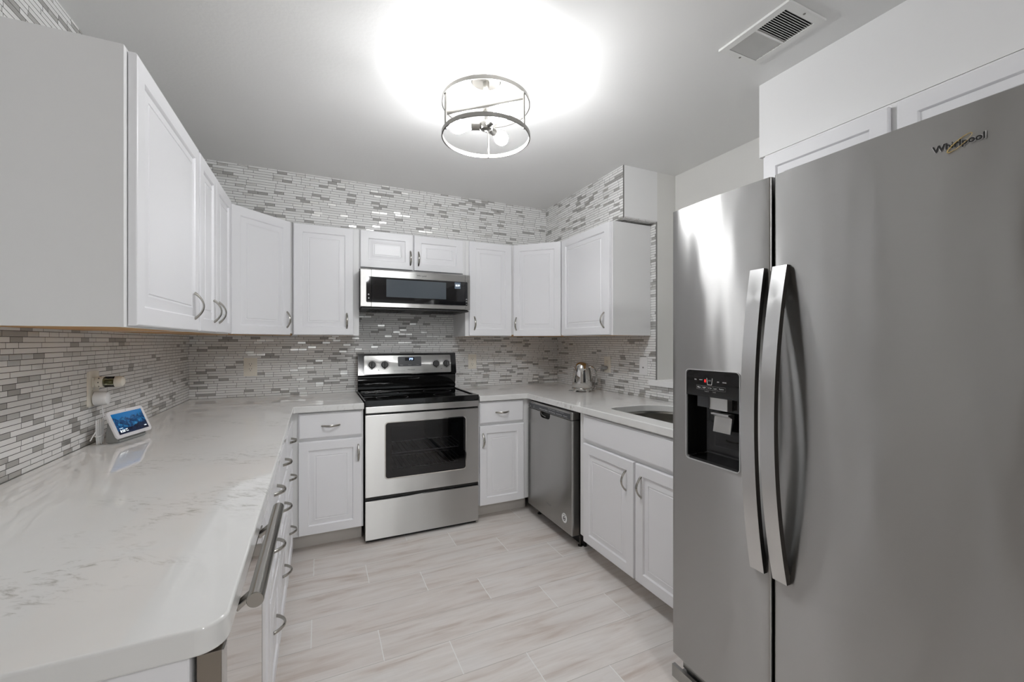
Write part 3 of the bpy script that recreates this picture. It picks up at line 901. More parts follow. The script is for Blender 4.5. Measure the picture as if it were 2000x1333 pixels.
# ------------------------------------------------------------------ stove
def stove():
    X0 = 1.038; wd = 0.752; Y0 = 2.755
    t = thing('stove', 'freestanding stainless steel electric stove with black glass top', 'stove', (X0, Y0, FZ))
    D = B - Y0 - 0.003
    bd = obj('body', nb((0, wd, 0.022, D, 0.018, L(0.900)), bev=0.002), 'blackgloss', t)
    # oven cavity
    wx0, wx1, wz0, wz1 = 0.118, 0.662, L(0.418), L(0.783)
    cb = nb((0.10, 0.68, -0.05, 0.42, L(0.36), L(0.80))); boolean(bd, cb)
    obj('oven_lining', nb((0.101, 0.107, 0.03, 0.40, L(0.361), L(0.799)), (0.673, 0.679, 0.03, 0.40, L(0.361), L(0.799)), (0.107, 0.673, 0.40, 0.41, L(0.361), L(0.799)),
                          (0.107, 0.673, 0.03, 0.40, L(0.361), L(0.366)), (0.107, 0.673, 0.03, 0.40, L(0.794), L(0.799))), 'ovenin', t)
    for z in (L(0.46), L(0.565)):
        bm = bmesh.new()
        for y in (0.06, 0.38): tube(bm, [(0.108, y, z), (0.672, y, z)], 0.003, n=6)
        for k in range(19):
            x = 0.12 + k * 0.03
            tube(bm, [(x, 0.06, z + 0.003), (x, 0.38, z + 0.003)], 0.0016, n=5)
        obj('oven_rack', bm, 'silverprint', t)
    dr = obj('oven_door', nb((0.001, wd - 0.001, 0.0, 0.021, L(0.316), L(0.833)), bev=0.003), 'steel', t, 'stainless oven door with a dark window')
    c = bmesh.new(); prism(c, rrect(wx0, wx1, wz0, wz1, 0.022), -0.05, 0.06, axis='y'); boolean(dr, c)
    bm = bmesh.new(); prism(bm, rrect(wx0, wx1, wz0, wz1, 0.022), -0.002, 0.006, axis='y')
    rim = obj('window_rim', bm, 'chrome', dr)
    c = bmesh.new(); prism(c, rrect(wx0 + 0.006, wx1 - 0.006, wz0 + 0.006, wz1 - 0.006, 0.018), -0.05, 0.06, axis='y'); boolean(rim, c)
    bm = bmesh.new(); prism(bm, rrect(wx0 + 0.0062, wx1 - 0.0062, wz0 + 0.0062, wz1 - 0.0062, 0.018), 0.004, 0.008, axis='y')
    obj('window_glass', bm, 'ovenglass', dr)
    bm = bmesh.new(); prism(bm, rrect(wx0 + 0.0015, wx1 - 0.0015, wz0 + 0.0015, wz1 - 0.0015, 0.02), 0.010, 0.014, axis='y')
    mask = obj('window_border', bm, 'blackglass', dr, 'black printed border of the window')
    boolean(mask, nb((wx0 + 0.046, wx1 - 0.052, -0.05, 0.06, wz0 + 0.055, wz1 - 0.040)))
    # full-width handle strip
    bm = bmesh.new()
    box(bm, 0.002, wd - 0.002, -0.012, 0.0, L(0.846), L(0.887), bev=0.003)
    box(bm, 0.02, 0.05, 0.0, 0.021, L(0.850), L(0.880)); box(bm, wd - 0.05, wd - 0.02, 0.0, 0.021, L(0.850), L(0.880))
    obj('oven_handle', bm, 'steel', dr, 'full-width flat steel handle strip')
    obj('storage_drawer', nb((0.001, wd - 0.001, 0.0, 0.021, L(0.047), L(0.292)), bev=0.003), 'steel', t, 'stainless bottom drawer')
    obj('base_strip', nb((0.01, wd - 0.01, 0.03, 0.06, 0.0, 0.0178)), 'black', t)
    # cooktop: frame and glass
    bm = nb((0, wd, -0.004, 0.040, L(0.8895), L(0.926)), (0, 0.022, 0.040, 0.53, L(0.9005), L(0.926)), (wd - 0.022, wd, 0.040, 0.53, L(0.9005), L(0.926)),
            (0, wd, 0.53, 0.60, L(0.9005), L(0.926)), bev=0.003)
    ck = obj('cooktop_frame', bm, 'blackgloss', t)
    obj('cooktop_glass', nb((0.022, wd - 0.022, 0.040, 0.53, L(0.9005), L(0.919))), 'cooktop', t)
    for x, y, r in ((0.19, 0.16, 0.105), (0.56, 0.16, 0.085), (0.19, 0.40, 0.08), (0.56, 0.40, 0.105)):
        bm = bmesh.new()
        for rr in (r,):
            lathe(bm, [(rr, 0), (rr, 0.0003), (rr - 0.002, 0.0003), (rr - 0.002, 0), (rr, 0)], 48, Matrix.Translation((x, y, L(0.9191))))
        obj('burner_ring', bm, 'graphite', t, 'faint grey burner ring')
    # backguard
    prof = [(0.565, L(0.926)), (0.553, L(0.936)), (0.553, L(0.952)), (0.565, L(0.958)), (0.552, L(0.985)), (0.552, L(1.030)), (0.540, L(1.036)), (0.528, L(1.044)), (0.556, L(1.200)), (0.570, L(1.206)), (0.605, L(1.206)), (0.605, L(0.926))]
    bm = bmesh.new(); prism(bm, prof, 0.0, wd, axis='x')
    bg = obj('backguard', bm, 'blackgloss', t, 'black enamel backguard')
    a = math.atan2(0.028, 0.156)
    rot = Matrix.Translation((0, 0.5285, L(1.044))) @ Matrix.Rotation(-a, 4, 'X')
    def place(bm_):
        bmesh.ops.transform(bm_, matrix=rot, verts=bm_.verts); return bm_
    bm = bmesh.new(); prism(bm, rrect(0.044, wd - 0.044, 0.006, 0.146, 0.008), -0.0025, 0.001, axis='y')
    obj('control_panel', place(bm), 'steel', bg, 'stainless control panel')
    bm = bmesh.new(); prism(bm, rrect(0.290, 0.470, 0.060, 0.136, 0.008), -0.0035, -0.002, axis='y')
    obj('clock_panel', place(bm), 'graphite', bg, 'dark clock panel')
    obj('clock_window', place(nb((0.345, 0.415, -0.0038, -0.0034, 0.104, 0.128))), 'blackglass', bg)
    b2 = text_bm('F9', 0.026, height=0.016); bmesh.ops.translate(b2, verts=b2.verts, vec=(0.392, -0.0039, 0.116)); obj('clock_digits', place(b2), 'led_blue', bg, 'blue lit digits')
    for wtx, xx in (('Bake', 0.318), ('Broil', 0.380), ('Clean', 0.440)):
        b2 = text_bm(wtx, 0.020); bmesh.ops.translate(b2, verts=b2.verts, vec=(xx, -0.0036, 0.072)); obj('panel_lettering', place(b2), 'greyprint', bg)
    b2 = text_bm('Whirlpool', 0.056); bmesh.ops.translate(b2, verts=b2.verts, vec=(0.388, -0.0027, 0.032)); obj('panel_lettering', place(b2), 'blackprint', bg)
    b2 = text_bm('SELF-CLEANING OVEN', 0.085); bmesh.ops.translate(b2, verts=b2.verts, vec=(0.300, -0.0027, 0.027)); obj('panel_lettering', place(b2), 'greyprint', bg)
    b2 = text_bm('STEAM CLEANING', 0.075); bmesh.ops.translate(b2, verts=b2.verts, vec=(0.486, -0.0027, 0.027)); obj('panel_lettering', place(b2), 'greyprint', bg)
    for x in (0.100, 0.192, 0.588, 0.672):
        b2 = bmesh.new()
        lathe(b2, [(0.035, 0.0), (0.035, 0.0004), (0.032, 0.0004), (0.032, 0), (0.035, 0.0)], 40, face_y(x, -0.0026, 0.077))
        obj('dial_ring', place(b2), 'greyprint', bg)
        b2 = bmesh.new()
        lathe(b2, [(0.0275, 0.0), (0.0275, 0.004), (0.024, 0.012), (0.022, 0.014), (0.0, 0.014)], 36, face_y(x, -0.0028, 0.077))
        box(b2, x - 0.005, x + 0.005, -0.032, -0.012, 0.053, 0.101, bev=0.002)
        box(b2, x - 0.004, x + 0.004, -0.012, -0.003, 0.045, 0.060, bev=0.001)
        obj('knob', place(b2), 'knob', bg, 'charcoal control knob')
        b2 = nb((x - 0.0009, x + 0.0009, -0.0326, -0.0319, 0.056, 0.099)); obj('knob_mark', place(b2), 'blackprint', bg)
        b2 = text_bm('OFF', 0.009); bmesh.ops.translate(b2, verts=b2.verts, vec=(x, -0.0027, 0.121)); obj('panel_lettering', place(b2), 'greyprint', bg)
    for x in (0.146, 0.630):
        b2 = bmesh.new(); lathe(b2, [(0.003, 0), (0.003, 0.001), (0, 0.0012)], 16, face_y(x, -0.0026, 0.036)); obj('indicator_light', place(b2), 'blackprint', bg)
stove()

# ------------------------------------------------------------------ microwave
def microwave():
    X0, Y0, Z0 = 1.029, 2.950, 1.515
    wd = 0.764; D = B - Y0 - 0.003
    t = thing('microwave', 'low stainless over-the-range microwave with black glass front above the stove', 'microwave', (X0, Y0, Z0))
    zt = 1.790 - Z0; zb = 0.016
    obj('body', nb((0.002, wd - 0.002, 0.050, D, 0.010, zt - 0.002), bev=0.002), 'black', t)
    def frontpiece(name, x0, x1, label=None):
        bm = bmesh.new()
        prof = [(0.049, zb), (0.002, zb), (0.0, zb + 0.002), (0.0, zt - 0.010), (0.010, zt - 0.002), (0.049, zt)]
        prism(bm, prof, x0, x1, axis='x')
        return obj(name, bm, 'steel', t, label)
    sp = frontpiece('side_panel', 0.0, 0.066)
    dr = frontpiece('door', 0.068, 0.726, 'stainless door with black glass band')
    s2 = frontpiece('side_panel', 0.728, wd)
    g0, g1 = 0.046, zt - 0.056
    for par, (x0, x1), nm in ((sp, (0.034, 0.066), 'glass_band'), (dr, (0.068, 0.726), 'glass_band'), (s2, (0.728, 0.745), 'glass_band')):
        bm = bmesh.new()
        if par is dr: pts = [(x0, g0), (x1, g0), (x1, g1), (x0, g1)]
        elif par is sp: pts = [(x1, g0), (x1, g1), (x0 + 0.005, g1), (x0, g1 - 0.005), (x0, g0 + 0.005), (x0 + 0.005, g0)]
        else: pts = [(x0, g0), (x1 - 0.005, g0), (x1, g0 + 0.005), (x1, g1 - 0.005), (x1 - 0.005, g1), (x0, g1)]
        prism(bm, pts, -0.003, 0.002, axis='y')
        obj(nm, bm, 'blackglass', par, 'glossy black glass')
    obj('window', nb((0.164, 0.582, -0.0034, -0.0028, g0 + 0.040, g1 - 0.012)), 'screenmesh', dr, 'blue-grey mesh window')
    obj('display', nb((0.646, 0.690, -0.0034, -0.0028, g1 - 0.052, g1 - 0.006)), 'led_panel', dr)
    lettering('display_digits', '8:59', 0.669, -0.0035, g1 - 0.028, 0.032, 'led_white', dr, offset=0.012)
    lettering('door_lettering', 'Whirlpool', 0.405, -0.0002, zt - 0.032, 0.066, 'blackprint', dr)
    bm = bmesh.new()
    tube(bm, [(0.405 + 0.014 * math.cos(a) * 0.8 - 0.004 * math.sin(a) * 0.55, -0.0008, zt - 0.032 + 0.014 * math.cos(a) * 0.55 + 0.004 * math.sin(a) * 0.8) for a in [2 * PI * k / 28 for k in range(28)]], 0.0005, n=5, closed=True)
    obj('lettering_ring', bm, 'whiteprint', dr)
    for k, s in enumerate(('ooo', 'ooo', 'oo')):
        lettering('touch_icons', s, 0.7365, -0.0032, g0 + 0.046 - k * 0.018, 0.010, 'whiteprint', s2, height=0.007)
    bm = bmesh.new(); lathe(bm, [(0.0045, 0), (0.0045, 0.0004), (0.002, 0.0004), (0.002, 0), (0.0045, 0)], 20, face_y(0.049, -0.0031, g0 + 0.052)); obj('touch_icons', bm, 'whiteprint', sp)
    bm = bmesh.new(); prism(bm, [(0.045, g0 + 0.027), (0.053, g0 + 0.032), (0.053, g0 + 0.022)], -0.0034, -0.003, axis='y'); obj('touch_icons', bm, 'whiteprint', sp)
    obj('hood_underside', nb((0.006, wd - 0.006, 0.012, D - 0.05, 0.0, 0.0095), bev=0.002), 'black', t)
    for x in (0.06, 0.46):
        bm = bmesh.new()
        box(bm, x, x + 0.24, 0.06, 0.26, -0.003, -0.0005)
        for k in range(9): box(bm, x + 0.012 + k * 0.025, x + 0.020 + k * 0.025, 0.07, 0.25, -0.0055, -0.0029)
        obj('grease_filter', bm, 'dark', t)
microwave()

# ------------------------------------------------------------------ dishwasher (front faces -x)
def dishwasher():
    t = thing('dishwasher', 'stainless dishwasher built in beside the sink cabinet', 'dishwasher', (2.175, 2.752, FZ), -PI / 2)
    wd = 0.592
    obj('body', nb((0.003, wd - 0.003, 0.055, 0.56, 0.075, L(CB) - 0.006)), 'black', t)
    dr = obj('door', nb((0, wd, 0.0, 0.054, L(0.108), L(0.8125)), bev=0.003), 'dw', t)
    cp = obj('control_panel', nb((0, wd, 0.0, 0.054, L(0.815), L(0.866)), bev=0.003), 'dw', t)
    obj('touch_strip', nb((0.022, wd - 0.022, -0.0012, 0.001, L(0.819), L(0.851))), 'graphite', cp, 'dark grey touch strip')
    lettering('panel_lettering', 'Whirlpool', 0.075, -0.0002, L(0.8575), 0.075, 'blackprint', cp, height=0.006)
    lettering('panel_lettering', 'Normal  Heavy  1-Hour  Sensor', 0.40, -0.0013, L(0.845), 0.20, 'silverprint', cp, height=0.005)
    lettering('panel_lettering', 'Heated Dry  Hi-Temp  Sanitize  Start', 0.36, -0.0013, L(0.829), 0.36, 'silverprint', cp, height=0.008)
    lettering('panel_symbol', 'o', 0.044, -0.0013, L(0.830), 0.008, 'silverprint', cp)
    lettering('panel_symbol', '/', 0.096, -0.0013, L(0.830), 0.006, 'silverprint', cp)
    # pocket handle: a lip in a rounded pocket at the top edge of the door
    c = bmesh.new(); prism(c, rrect(0.185, 0.325, L(0.772), L(0.840), 0.030), -0.03, 0.030, axis='y'); boolean(dr, c)
    bm = bmesh.new(); prism(bm, rrect(0.186, 0.324, L(0.773), L(0.8118), 0.018), 0.024, 0.030, axis='y')
    obj('pocket', bm, 'black', dr, 'black pocket handle')
    bm = bmesh.new()
    tube(bm, [(0.184 + 0.142 * k / 12, 0.004 + 0.004 * math.sin(PI * k / 12), L(0.812) - 0.030 * math.sin(PI * k / 12) ** 0.4) for k in range(7)], 0.003, n=8)
    obj('pocket_lip', bm, 'dw', dr)
    lettering('door_lettering', 'Whirlpool', 0.305, -0.0002, L(0.205), 0.055, 'greyprint', dr)
    bm = bmesh.new(); lathe(bm, [(0.0, 0.0), (0.030, 0.0), (0.030, 0.0008), (0.0, 0.0008)], 32, face_y(0.505, 0.0, L(0.190)))
    st = obj('sticker', bm, 'whiteprint', dr, 'round white sticker')
    bm = bmesh.new(); lathe(bm, [(0.014, 0.0), (0.014, 0.0006), (0.010, 0.0006), (0.010, 0.0), (0.014, 0.0)], 28, face_y(0.505, -0.0009, L(0.187)))
    box(bm, 0.492, 0.518, -0.0015, -0.0009, L(0.184), L(0.190))
    obj('sticker_emblem', bm, 'blackprint', dr)
    lettering('sticker_lettering', '10 YEAR', 0.505, -0.0009, L(0.209), 0.034, 'blackprint', dr)
    obj('kick_plate', nb((0.004, wd - 0.004, 0.095, 0.11, 0.0, 0.0745)), 'black', t)
    for x in (0.03, wd - 0.03):
        bm = bmesh.new(); lathe(bm, [(0.015, 0), (0.015, 0.006), (0.006, 0.008), (0.006, 0.08)], 16, Matrix.Translation((x, 0.08, 0.0)))
        obj('levelling_foot', bm, 'darkmetal', t)
dishwasher()

# ------------------------------------------------------------------ under-counter cooler with a mirrored door (front faces +x)
def cooler():
    t = thing('beverage_cooler', 'under-counter beverage cooler with mirrored glass door and thick bar handle', 'cooler', (0.661, 0.704, FZ), PI / 2)
    wd = 0.435
    obj('body', nb((0.033, wd - 0.002, 0.040, 0.60, 0.07, L(0.868))), 'black', t)
    obj('toe_grille', nb((0.033, wd - 0.002, 0.085, 0.60, 0.0, 0.0695)), 'black', t)
    dr = obj('door', nb((0, wd, 0.003, 0.032, 0.075, L(0.866)), bev=0.001), 'coolerside', t)
    obj('door_trim', nb((0, 0.020, 0.0, 0.0029, 0.075, L(0.866)), (wd - 0.012, wd, 0.0, 0.0029, 0.075, L(0.866)),
                        (0.020, wd - 0.012, 0.0, 0.0029, 0.075, 0.090)), 'handle_steel', dr)
    obj('glass', nb((0.0201, wd - 0.0121, 0.0005, 0.0029, 0.0901, L(0.866))), 'mirrorglass', dr, 'mirror-like dark glass')
    hz = L(0.884) ; hy = -0.028
    bm = bmesh.new()
    tube(bm, [(0.078, hy, hz), (0.079, hy, hz), (0.488, hy, hz), (0.489, hy, hz)], [0.0115, 0.0125, 0.0125, 0.0115], n=24)
    hd = obj('bar_handle', bm, 'barsteel', dr, 'thick round bar handle')
    for x in (0.115, 0.395):
        bm = bmesh.new()
        tube(bm, [(x, hy, hz), (x, 0.0, L(0.862)), (x, 0.004, L(0.858))], 0.007, n=12)
        obj('standoff', bm, 'barsteel', dr)
cooler()

# ------------------------------------------------------------------ ceiling light
def ceiling_light():
    t = thing('ceiling_light', 'brushed nickel open drum ceiling light with three lit bulbs', 'ceiling light', LAMP)
    bm = bmesh.new(); lathe(bm, [(0.0, 0.0), (0.064, 0.0), (0.064, -0.022), (0.058, -0.026), (0.0, -0.026)], 48); obj('canopy', bm, 'lampmetal', t)
    bm = bmesh.new(); lathe(bm, [(0.0, -0.026), (0.0135, -0.026), (0.0135, -0.150), (0.007, -0.152), (0.007, -0.192), (0.022, -0.194), (0.024, -0.200), (0.022, -0.225), (0.006, -0.230), (0.004, -0.236), (0.0, -0.237)], 28)
    obj('stem', bm, 'lampmetal', t)
    RR = 0.186
    for z in (-0.117, -0.257):
        bm = bmesh.new(); lathe(bm, [(RR, z + 0.008), (RR, z - 0.008), (RR - 0.005, z - 0.008), (RR - 0.005, z + 0.008), (RR, z + 0.008)], 72)
        obj('ring', bm, 'lampmetal', t, 'flat round hoop')
    for d in (CF, CR * 0.88 - CF * 0.47, CR * -0.88 - CF * 0.47):
        p = d.normalized() * (RR - 0.0075)
        bm = bmesh.new(); tube(bm, [p + Vector((0, 0, -0.110)), p + Vector((0, 0, -0.264))], 0.0045, n=10); obj('post', bm, 'lampmetal', t)
    a = CR * -0.178 + CF * 0.030; b = CR * 0.158 - CF * 0.084
    bm = bmesh.new()
    tube(bm, [a + Vector((0, 0, -0.140)), b + Vector((0, 0, -0.140))], 0.009, 0.003, n=12, up=(0, 0, 1)); obj('cross_bar', bm, 'lampmetal', t)
    for d in (CR * -1.0, CR * 0.55 - CF * 0.83, CR * 0.5 + CF * 0.86):
        d = d.normalized()
        m4 = Matrix.Translation((0, 0, -0.210)) @ Vector((0, 0, 1)).rotation_difference(d).to_matrix().to_4x4()
        bm = bmesh.new(); lathe(bm, [(0.006, 0.018), (0.014, 0.024), (0.0165, 0.026), (0.0165, 0.062), (0.0145, 0.0625), (0.0, 0.0625)], 24, m4)
        sk = obj('socket', bm, 'lampmetal', t)
        bm = bmesh.new(); lathe(bm, [(0.0, 0.0630), (0.0128, 0.0632), (0.0130, 0.072), (0.020, 0.088), (0.0275, 0.106), (0.0295, 0.120), (0.028, 0.134), (0.021, 0.146), (0.010, 0.152), (0.0, 0.153)], 28, m4)
        obj('bulb', bm, 'bulb', sk, 'lit frosted bulb')
ceiling_light()

def rear_fill_light():  # added out of view to supply fill light and steel reflections
    t = thing('fill_globe', 'round globe added as a fill light in the unseen room behind the kitchen', 'ceiling light', (1.35, -1.35, H))
    bm = bmesh.new(); lathe(bm, [(0, 0), (0.09, 0), (0.09, -0.03), (0, -0.03)], 32); obj('canopy', bm, 'lampmetal', t)
    bm = bmesh.new(); lathe(bm, [(0.08, -0.031), (0.15, -0.055), (0.165, -0.085), (0.14, -0.125), (0.07, -0.150), (0.0, -0.156)], 40); obj('globe', bm, 'globe', t)
rear_fill_light()

# ------------------------------------------------------------------ ceiling vent
def vent():
    t = thing('ceiling_vent', 'white louvred air vent in the ceiling above the fridge', 'vent', (2.172, 0.862, H))
    wx, wy = 0.204, 0.266
    m = 0.026
    bm = bmesh.new()
    for q in ((0, wx, 0, m), (0, wx, wy - m, wy), (0, m, m, wy - m), (wx - m, wx, m, wy - m)):
        box(bm, q[0], q[1], q[2], q[3], -0.009, -0.0005)
    obj('frame', bm, 'vent', t)
    obj('duct', nb((m, wx - m, m, wy - m, -0.0012, -0.0004)), 'black', t, 'dark duct opening')
    bm = bmesh.new(); mid = wy / 2
    box(bm, m, wx - m, mid - 0.003, mid + 0.003, -0.0085, -0.0014)
    obj('middle_bar', bm, 'vent', t)
    n = 13
    for half, sgn in ((0, 1), (1, -1)):
        for k in range(n):
            y = (m if half == 0 else mid + 0.003) + (mid - m - 0.003) * (k + 0.5) / n
            bm = bmesh.new()
            hw = 0.0027 if half == 0 else 0.0032
            box(bm, m + 0.001, wx - m - 0.001, -hw, hw, -0.0005, 0.0005, mat4=Matrix.Translation((0, y, -0.0052)) @ Matrix.Rotation(math.radians(38 * sgn), 4, 'X'))
            obj('louvre', bm, 'vent', t)
    for y in (0.013, wy - 0.013):
        bm = bmesh.new(); lathe(bm, [(0, -0.0115), (0.003, -0.011), (0.0045, -0.0095), (0.0045, -0.009), (0, -0.009)], 12, Matrix.Translation((wx / 2, y, 0)))
        obj('screw', bm, 'lampmetal', t)
vent()

# ------------------------------------------------------------------ outlets (local frame faces -y)
def plate(name, label, cat, loc, rz, wd=0.073, hh=0.124, mat='ivory', kind='outlet'):
    t = thing(name, label, cat, loc, rz, 'wall plates on the tile')
    bm = bmesh.new(); prism(bm, rrect(-wd / 2, wd / 2, -hh / 2, hh / 2, 0.004), -0.005, -0.0004, axis='y')
    obj('cover_plate', bm, mat, t)
    if kind == 'outlet':
        for z in (0.024, -0.024):
            bm = bmesh.new(); prism(bm, rrect(-0.017, 0.017, z - 0.019, z + 0.019, 0.008), -0.0066, -0.0052, axis='y')
            r = obj('receptacle', bm, mat, t)
            obj('slots', nb((-0.0075, -0.0055, -0.0070, -0.0067, z - 0.001, z + 0.008), (0.0055, 0.0075, -0.0070, -0.0067, z - 0.001, z + 0.008),
                            (-0.002, 0.002, -0.0070, -0.0067, z - 0.011, z - 0.006)), 'blackprint', r)
    elif kind == 'decora':
        bm = bmesh.new(); prism(bm, rrect(-0.017, 0.017, -0.034, 0.034, 0.003), -0.0066, -0.0052, axis='y'); r = obj('receptacle', bm, mat, t)
        q = []
        for z in (0.018, -0.016): q += [(-0.0075, -0.0055, -0.0070, -0.0067, z - 0.001, z + 0.008), (0.0055, 0.0075, -0.0070, -0.0067, z - 0.001, z + 0.008), (-0.002, 0.002, -0.0070, -0.0067, z - 0.011, z - 0.006)]
        obj('slots', nb(*q), 'blackprint', r)
    elif kind == 'jack':
        obj('jack', nb((-0.006, 0.006, -0.0062, -0.0052, -0.014, -0.004)), 'greyplug', t)
        obj('slots', nb((-0.002, 0.002, -0.0068, -0.0063, -0.013, -0.006)), 'blackprint', t)
    bm = bmesh.new(); lathe(bm, [(0, 0.0012), (0.0025, 0.0010), (0.003, 0.0)], 10, face_y(0, -0.0051, 0.0)); obj('screw', bm, 'silverprint', t) if kind == 'outlet' else bm.free()
    return t
plate('wall_outlet', 'ivory outlet plate on the back wall to the left of the stove', 'outlet', (0.345, B, 1.120), 0, 0.080, 0.126, 'ivory', 'decora')
plate('wall_outlet', 'ivory outlet plate on the back wall to the right of the stove', 'outlet', (1.962, B, 1.125), 0, 0.073, 0.124)
plate('wall_outlet', 'ivory outlet plate on the right wall behind the kettle', 'outlet', (W, 2.632, 1.118), -PI / 2, 0.075, 0.124)
plate('wall_jack_plate', 'white single jack plate on the right wall next to the recess over the sink', 'wall plate', (W, 2.236, 1.127), -PI / 2, 0.076, 0.126, 'white', 'jack')
plate('wall_outlet', 'ivory outlet plate on the left wall with a night light and charger plugged in', 'outlet', (0.0, 2.098, 1.120), PI / 2, 0.082, 0.132)

# ------------------------------------------------------------------ plug-in night light and charger on the left outlet
def night_light():
    t = thing('night_light', 'plug-in night light with clear lens in the left wall outlet above the charger', 'night light', (0.0066, 2.098, 1.144), PI / 2)
    # the lamp lies sideways: a short holder, a clear barrel with its bulb, a white cap
    rx = face_y(-0.002, -0.006, 0.0) @ Matrix.Scale(0.80, 4, (0, 0, 1))
    bm = bmesh.new(); box(bm, -0.020, 0.016, -0.0055, -0.0005, -0.017, 0.017, bev=0.001); obj('plug_body', bm, 'ivory', t)
    bm = bmesh.new(); lathe(bm, [(0.0, 0.0), (0.019, 0.0), (0.021, 0.003), (0.021, 0.028), (0.019, 0.030), (0.0, 0.030)], 28, rx); hs = obj('holder', bm, 'ivory', t)
    bm = bmesh.new()
    for k in range(8):
        a = 2 * PI * k / 8
        lathe(bm, [(0.0022, -0.0005), (0.0022, 0.0012), (0, 0.0012)], 8, rx @ Matrix.Rotation(a, 4, 'Z') @ Matrix.Translation((0.0205, 0, 0.016)) @ Matrix.Rotation(PI / 2, 4, 'Y'))
    obj('vent_holes', bm, 'blackprint', hs)
    bm = bmesh.new(); lathe(bm, [(0.0185, 0.0305), (0.0205, 0.034), (0.0205, 0.066), (0.0185, 0.0695), (0.0175, 0.0695), (0.0175, 0.0305), (0.0185, 0.0305)], 28, rx); obj('lens', bm, 'clear', t, 'clear lens')
    bm = bmesh.new(); lathe(bm, [(0, 0.031), (0.007, 0.031), (0.007, 0.040), (0.010, 0.050), (0.008, 0.060), (0.0, 0.064)], 20, rx); obj('bulb', bm, 'amber', t, 'small greenish bulb')
    bm = bmesh.new(); lathe(bm, [(0, 0.070), (0.0195, 0.070), (0.021, 0.073), (0.021, 0.086), (0.018, 0.098), (0.010, 0.104), (0, 0.105)], 28, rx); obj('cap', bm, 'ivory', t)
night_light()

def charger():
    t = thing('power_adapter', 'round white power adapter with bundled cord in the left wall outlet', 'power adapter', (0.0066, 2.098, 1.096), PI / 2)
    bm = bmesh.new(); lathe(bm, [(0.0, 0.001), (0.021, 0.001), (0.027, 0.003), (0.028, 0.006), (0.026, 0.034), (0.023, 0.040), (0.018, 0.042), (0.0, 0.042)], 36, face_y(0.0, 0.0, -0.014))
    obj('adapter_body', bm, 'white', t)
    # cord drops from the adapter, ends in a tied bundle standing on the worktop (z local = world - 1.096)
    zc = CT - 1.096
    bm = bmesh.new()
    P = lambda x, y, z: (x, y, z)
    path = [(0.004, -0.020, -0.038), (0.008, -0.020, -0.055), (0.006, -0.024, -0.085), (-0.010, -0.030, -0.110), (-0.022, -0.034, -0.135), (-0.028, -0.036, zc + 0.020)]
    tube(bm, path, 0.0020, n=8)
    for k in range(6):
        dx = -0.056 + k * 0.0062; dy = -0.026 - 0.004 * (k % 3)
        loop = []
        for q in range(22):
            a = 2 * PI * q / 22
            loop.append((dx + 0.0032 * math.cos(a) + 0.010 * (math.sin(a) * -0.5 + 0.5) * (0.6 - k / 6), dy, zc + 0.0475 + 0.045 * math.sin(a)))
        tube(bm, loop, 0.0019, n=7, closed=True)
    tie = []
    for q in range(20):
        a = 2 * PI * q / 20
        tie.append((-0.041 + 0.021 * math.cos(a), -0.030 + 0.010 * math.sin(a), zc + 0.036 + 0.004 * math.cos(a)))
    tube(bm, tie, 0.0022, n=7, closed=True)
    tube(bm, [(-0.060, -0.026, zc + 0.05), (-0.072, -0.022, zc + 0.036), (-0.080, -0.018, zc + 0.022)], 0.0019, n=7)
    tube(bm, [(-0.030, -0.028, zc + 0.030), (-0.022, -0.020, zc + 0.010), (-0.010, -0.014, zc + 0.0025), (0.002, -0.012, zc + 0.0025)], 0.0019, n=7)
    obj('cord', bm, 'white', t, 'white cord tied in an upright bundle')
charger()

